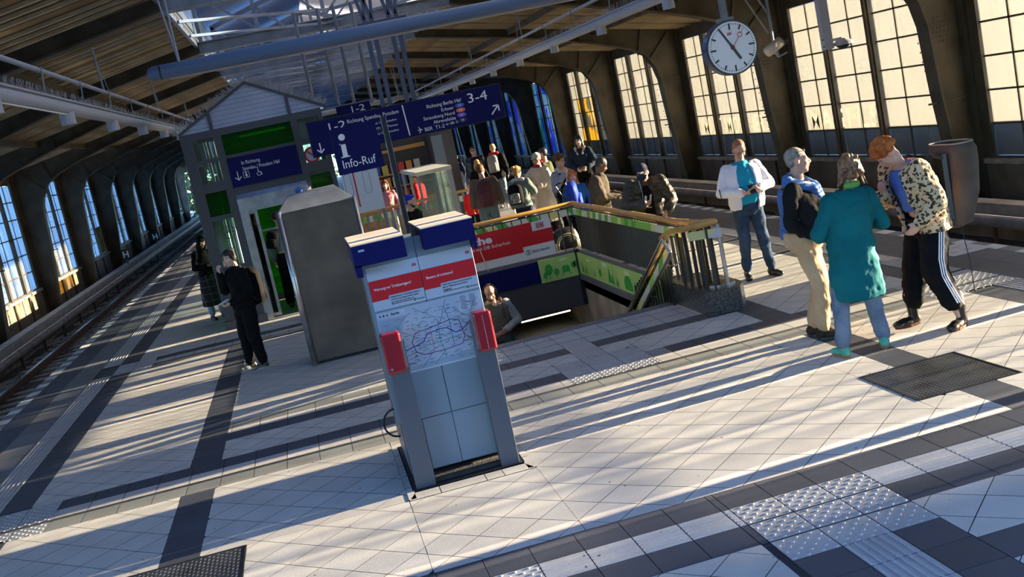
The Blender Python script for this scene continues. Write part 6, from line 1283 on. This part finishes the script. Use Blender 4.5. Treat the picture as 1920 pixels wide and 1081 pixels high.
# 17 man with red collar
F = Fig('man in black jacket with red hood, grey backpack, walking away at the back', (5.45, 30.3, 0), 70, 1.84, dict(lkn=(-.1, .1, .5), lan=(-.12, .12, .09), rkn=(.1, -.02, .5), ran=(.12, -.2, .11)), headrot=(0, 0, 0), vox=.016, eyes=False); F.top(blk, .05, z0=.80, name='jacket', r=(.09, .08, .06)); rem(part('red_hood', MB().cap((-.09, -.03, 1.47), .055, (.09, -.03, 1.47), .055), MT['red scarf'], F.t), .015, 1); F.trousers(lden); F.shoes(cloth('white trainers', (.6, .6, .6))); F.hair(hair_l, 'short')
backpack(F, 'grey backpack of the man with the red hood', (-.04, -.19, 1.22), grey, (.15, .10, .24))
# 18 man with sunglasses
F = Fig('man with sunglasses and black leather jacket facing the camera at the back', (5.2, 32.3, 0), -110, 1.82, dict(), fat=.04, headrot=(15, -4, 0), vox=.016); F.top(cloth('navy shirt', (.01, .012, .05)), .02, name='shirt', arms=False); F.top(cloth('black leather', (.012, .012, .012), .35), .05, name='jacket', r=(.09, .08, .06), ga=.4); F.trousers(blk); F.shoes(M_black); F.hair(hair_b, 'short'); glasses(F, sun=True)
# 19 woman with long blonde hair
F = Fig('woman with long golden hair from behind, in front of the sunglasses man', (4.45, 27.4, 0), 80, 1.62, dict(), sex='f', headrot=(0, 0, 0), vox=.016, eyes=False); F.top(blk, .035, name='jacket'); F.trousers(blk); F.shoes(M_black); F.hair(hair_l, 'long')
# 20 man in brown jacket with maroon backpack
F = Fig('person in grey brown jacket and teal jeans with maroon backpack, from behind', (3.52, 21.4, 0), 82, 1.76, dict(rel=(.26, -.02, 1.14), rwr=(.30, .06, .92), lwr=(-.28, .05, .92)), headrot=(-25, 0, 0), vox=.014, eyes=False); F.top(cloth('brown twill jacket', (.13, .10, .08)), .05, z0=.86, name='jacket', r=(.09, .08, .06)); F.trousers(cloth('teal grey denim', (.13, .19, .20)), (.105, .085, .078)); F.shoes(M_edge); F.hair(hair_b, 'short')
backpack(F, 'maroon backpack on the grey brown jacket in the middle of the crowd', (.0, -.21, 1.16), cloth('maroon nylon', (.12, .045, .05), .6, (.06, .02, .025)), (.16, .11, .25))
# 21 child in red
F = Fig('small child in red coat holding on beside the maroon backpack', (3.78, 25.2, 0), -120, 1.15, dict(), sex='f', headrot=(0, 0, 0), vox=.018); F.top(cloth('bright red coat', (.55, .01, .01)), .04, z0=.84, name='coat', hem=[(.7, .22, .17)]); F.trousers(blk); F.shoes(M_black); F.hair(hair_o, 'short')
# 22-24 group at the back
F = Fig('person in dark cap and denim jacket in the group far at the back', (5.02, 34.8, 0), -140, 1.62, dict(), headrot=(30, 0, 0), vox=.018); F.top(cloth('indigo jacket', (.02, .03, .07)), .04, name='jacket'); F.trousers(denim); F.shoes(M_black); F.hair(hair_d, 'short'); cap_(F, M_black)
F = Fig('person with brown hair and tan top in the group far at the back', (5.1, 36.6, 0), -60, 1.66, dict(), sex='f', headrot=(-20, 0, 0), vox=.018); F.top(cloth('tan top', (.28, .17, .11)), .03, name='top'); F.trousers(blk); F.shoes(M_black); F.hair(hair_b, 'bob')
F = Fig('bent person in pale grey hoodie in front of the group far at the back', (4.75, 33.2, 0), -150, 1.35, dict(head=(0, .08, 1.6)), headrot=(0, 35, 0), vox=.018); F.top(cloth('pale grey hoodie', (.42, .45, .48)), .05, name='hoodie', r=(.09, .08, .06)); F.trousers(blk); F.shoes(M_black); F.hair(hair_b, 'short')
# 25 person with backpack, white sleeves
F = Fig('person with white sleeves and tan backpack, leftmost of the far crowd', (4.55, 38.6, 0), 165, 1.72, dict(), headrot=(0, 10, 0), vox=.02); F.top(cloth('white sweater', (.62, .60, .56)), .03, name='sweater'); F.trousers(blk); F.shoes(M_black); F.hair(hair_l, 'short')
backpack(F, 'tan backpack of the leftmost person in the far crowd', (0, -.2, 1.2), cloth('tan canvas', (.30, .24, .16)), (.15, .11, .25))
# 26 red jacket person by the news stand
F = Fig('person in bright red jacket at the news stand, arms bent', (2.95, 28.2, 0), 150, 1.56, dict(rel=(.3, .05, 1.16), rwr=(.15, .2, 1.3)), headrot=(0, 10, 0), vox=.016); F.top(MT['bright red coat'], .06, z0=.8, name='jacket', r=(.095, .09, .065)); F.trousers(blk); F.shoes(M_black); F.hair(hair_b, 'short')
# 27 man with blue hair
F = Fig('bearded man with bright blue hair in black jacket behind the info post', (1.72, 18.3, 0), -30, 1.65, dict(rel=(.27, .06, 1.14), rwr=(.16, .28, 1.14)), skin='fair', headrot=(0, 6, 0), hands=('relaxed', 'phone'), vox=.011); F.top(blk, .04, name='jacket', r=(.085, .075, .055)); F.trousers(blk); F.shoes(M_black); F.hair(cloth('bright blue hair', (.01, .05, .45), .5), 'short')
b = MB().ell((0, .055, -.085), (.045, .035, .035)).cap((-.055, .03, -.05), .015, (-.03, .07, -.085), .014).cap((.055, .03, -.05), .015, (.03, .07, -.085), .014).xf(F.hr, F.J['head']); rem(part('beard', b, hair_d, F.t), .009, 1)
# 28 person behind the network board
F = Fig('person in pink top partly hidden behind the network board', (2.05, 27.2, 0), -100, 1.62, dict(), sex='f', headrot=(0, 5, 0), vox=.018); F.top(cloth('pink top', (.55, .22, .25)), .03, name='top'); F.trousers(cloth('white trousers', (.6, .58, .5))); F.shoes(M_black); F.hair(hair_b, 'long')
# trailing white cable between tracksuit and ground omitted; small bag of the cream coat man
pb_ = thing('shopping_bag', 'pale patterned shopping bag standing by the crowd at the railing', 'bag', (4.25, 20.6, 0), .3); part('bag', MB().loft([[(-.16, -.07, 0), (.16, -.07, 0), (.16, .07, 0), (-.16, .07, 0)], [(-.18, -.08, .42), (.18, -.08, .42), (.18, .08, .42), (-.18, .08, .42)]]), cloth('patterned bag', (.5, .42, .34), .8, (.12, .10, .10), 0, 5, 30), pb_); part('handles', MB().tube([(-.08, 0, .42), (-.06, 0, .58), (.06, 0, .58), (.08, 0, .42)], .006, 5), M_black, pb_)
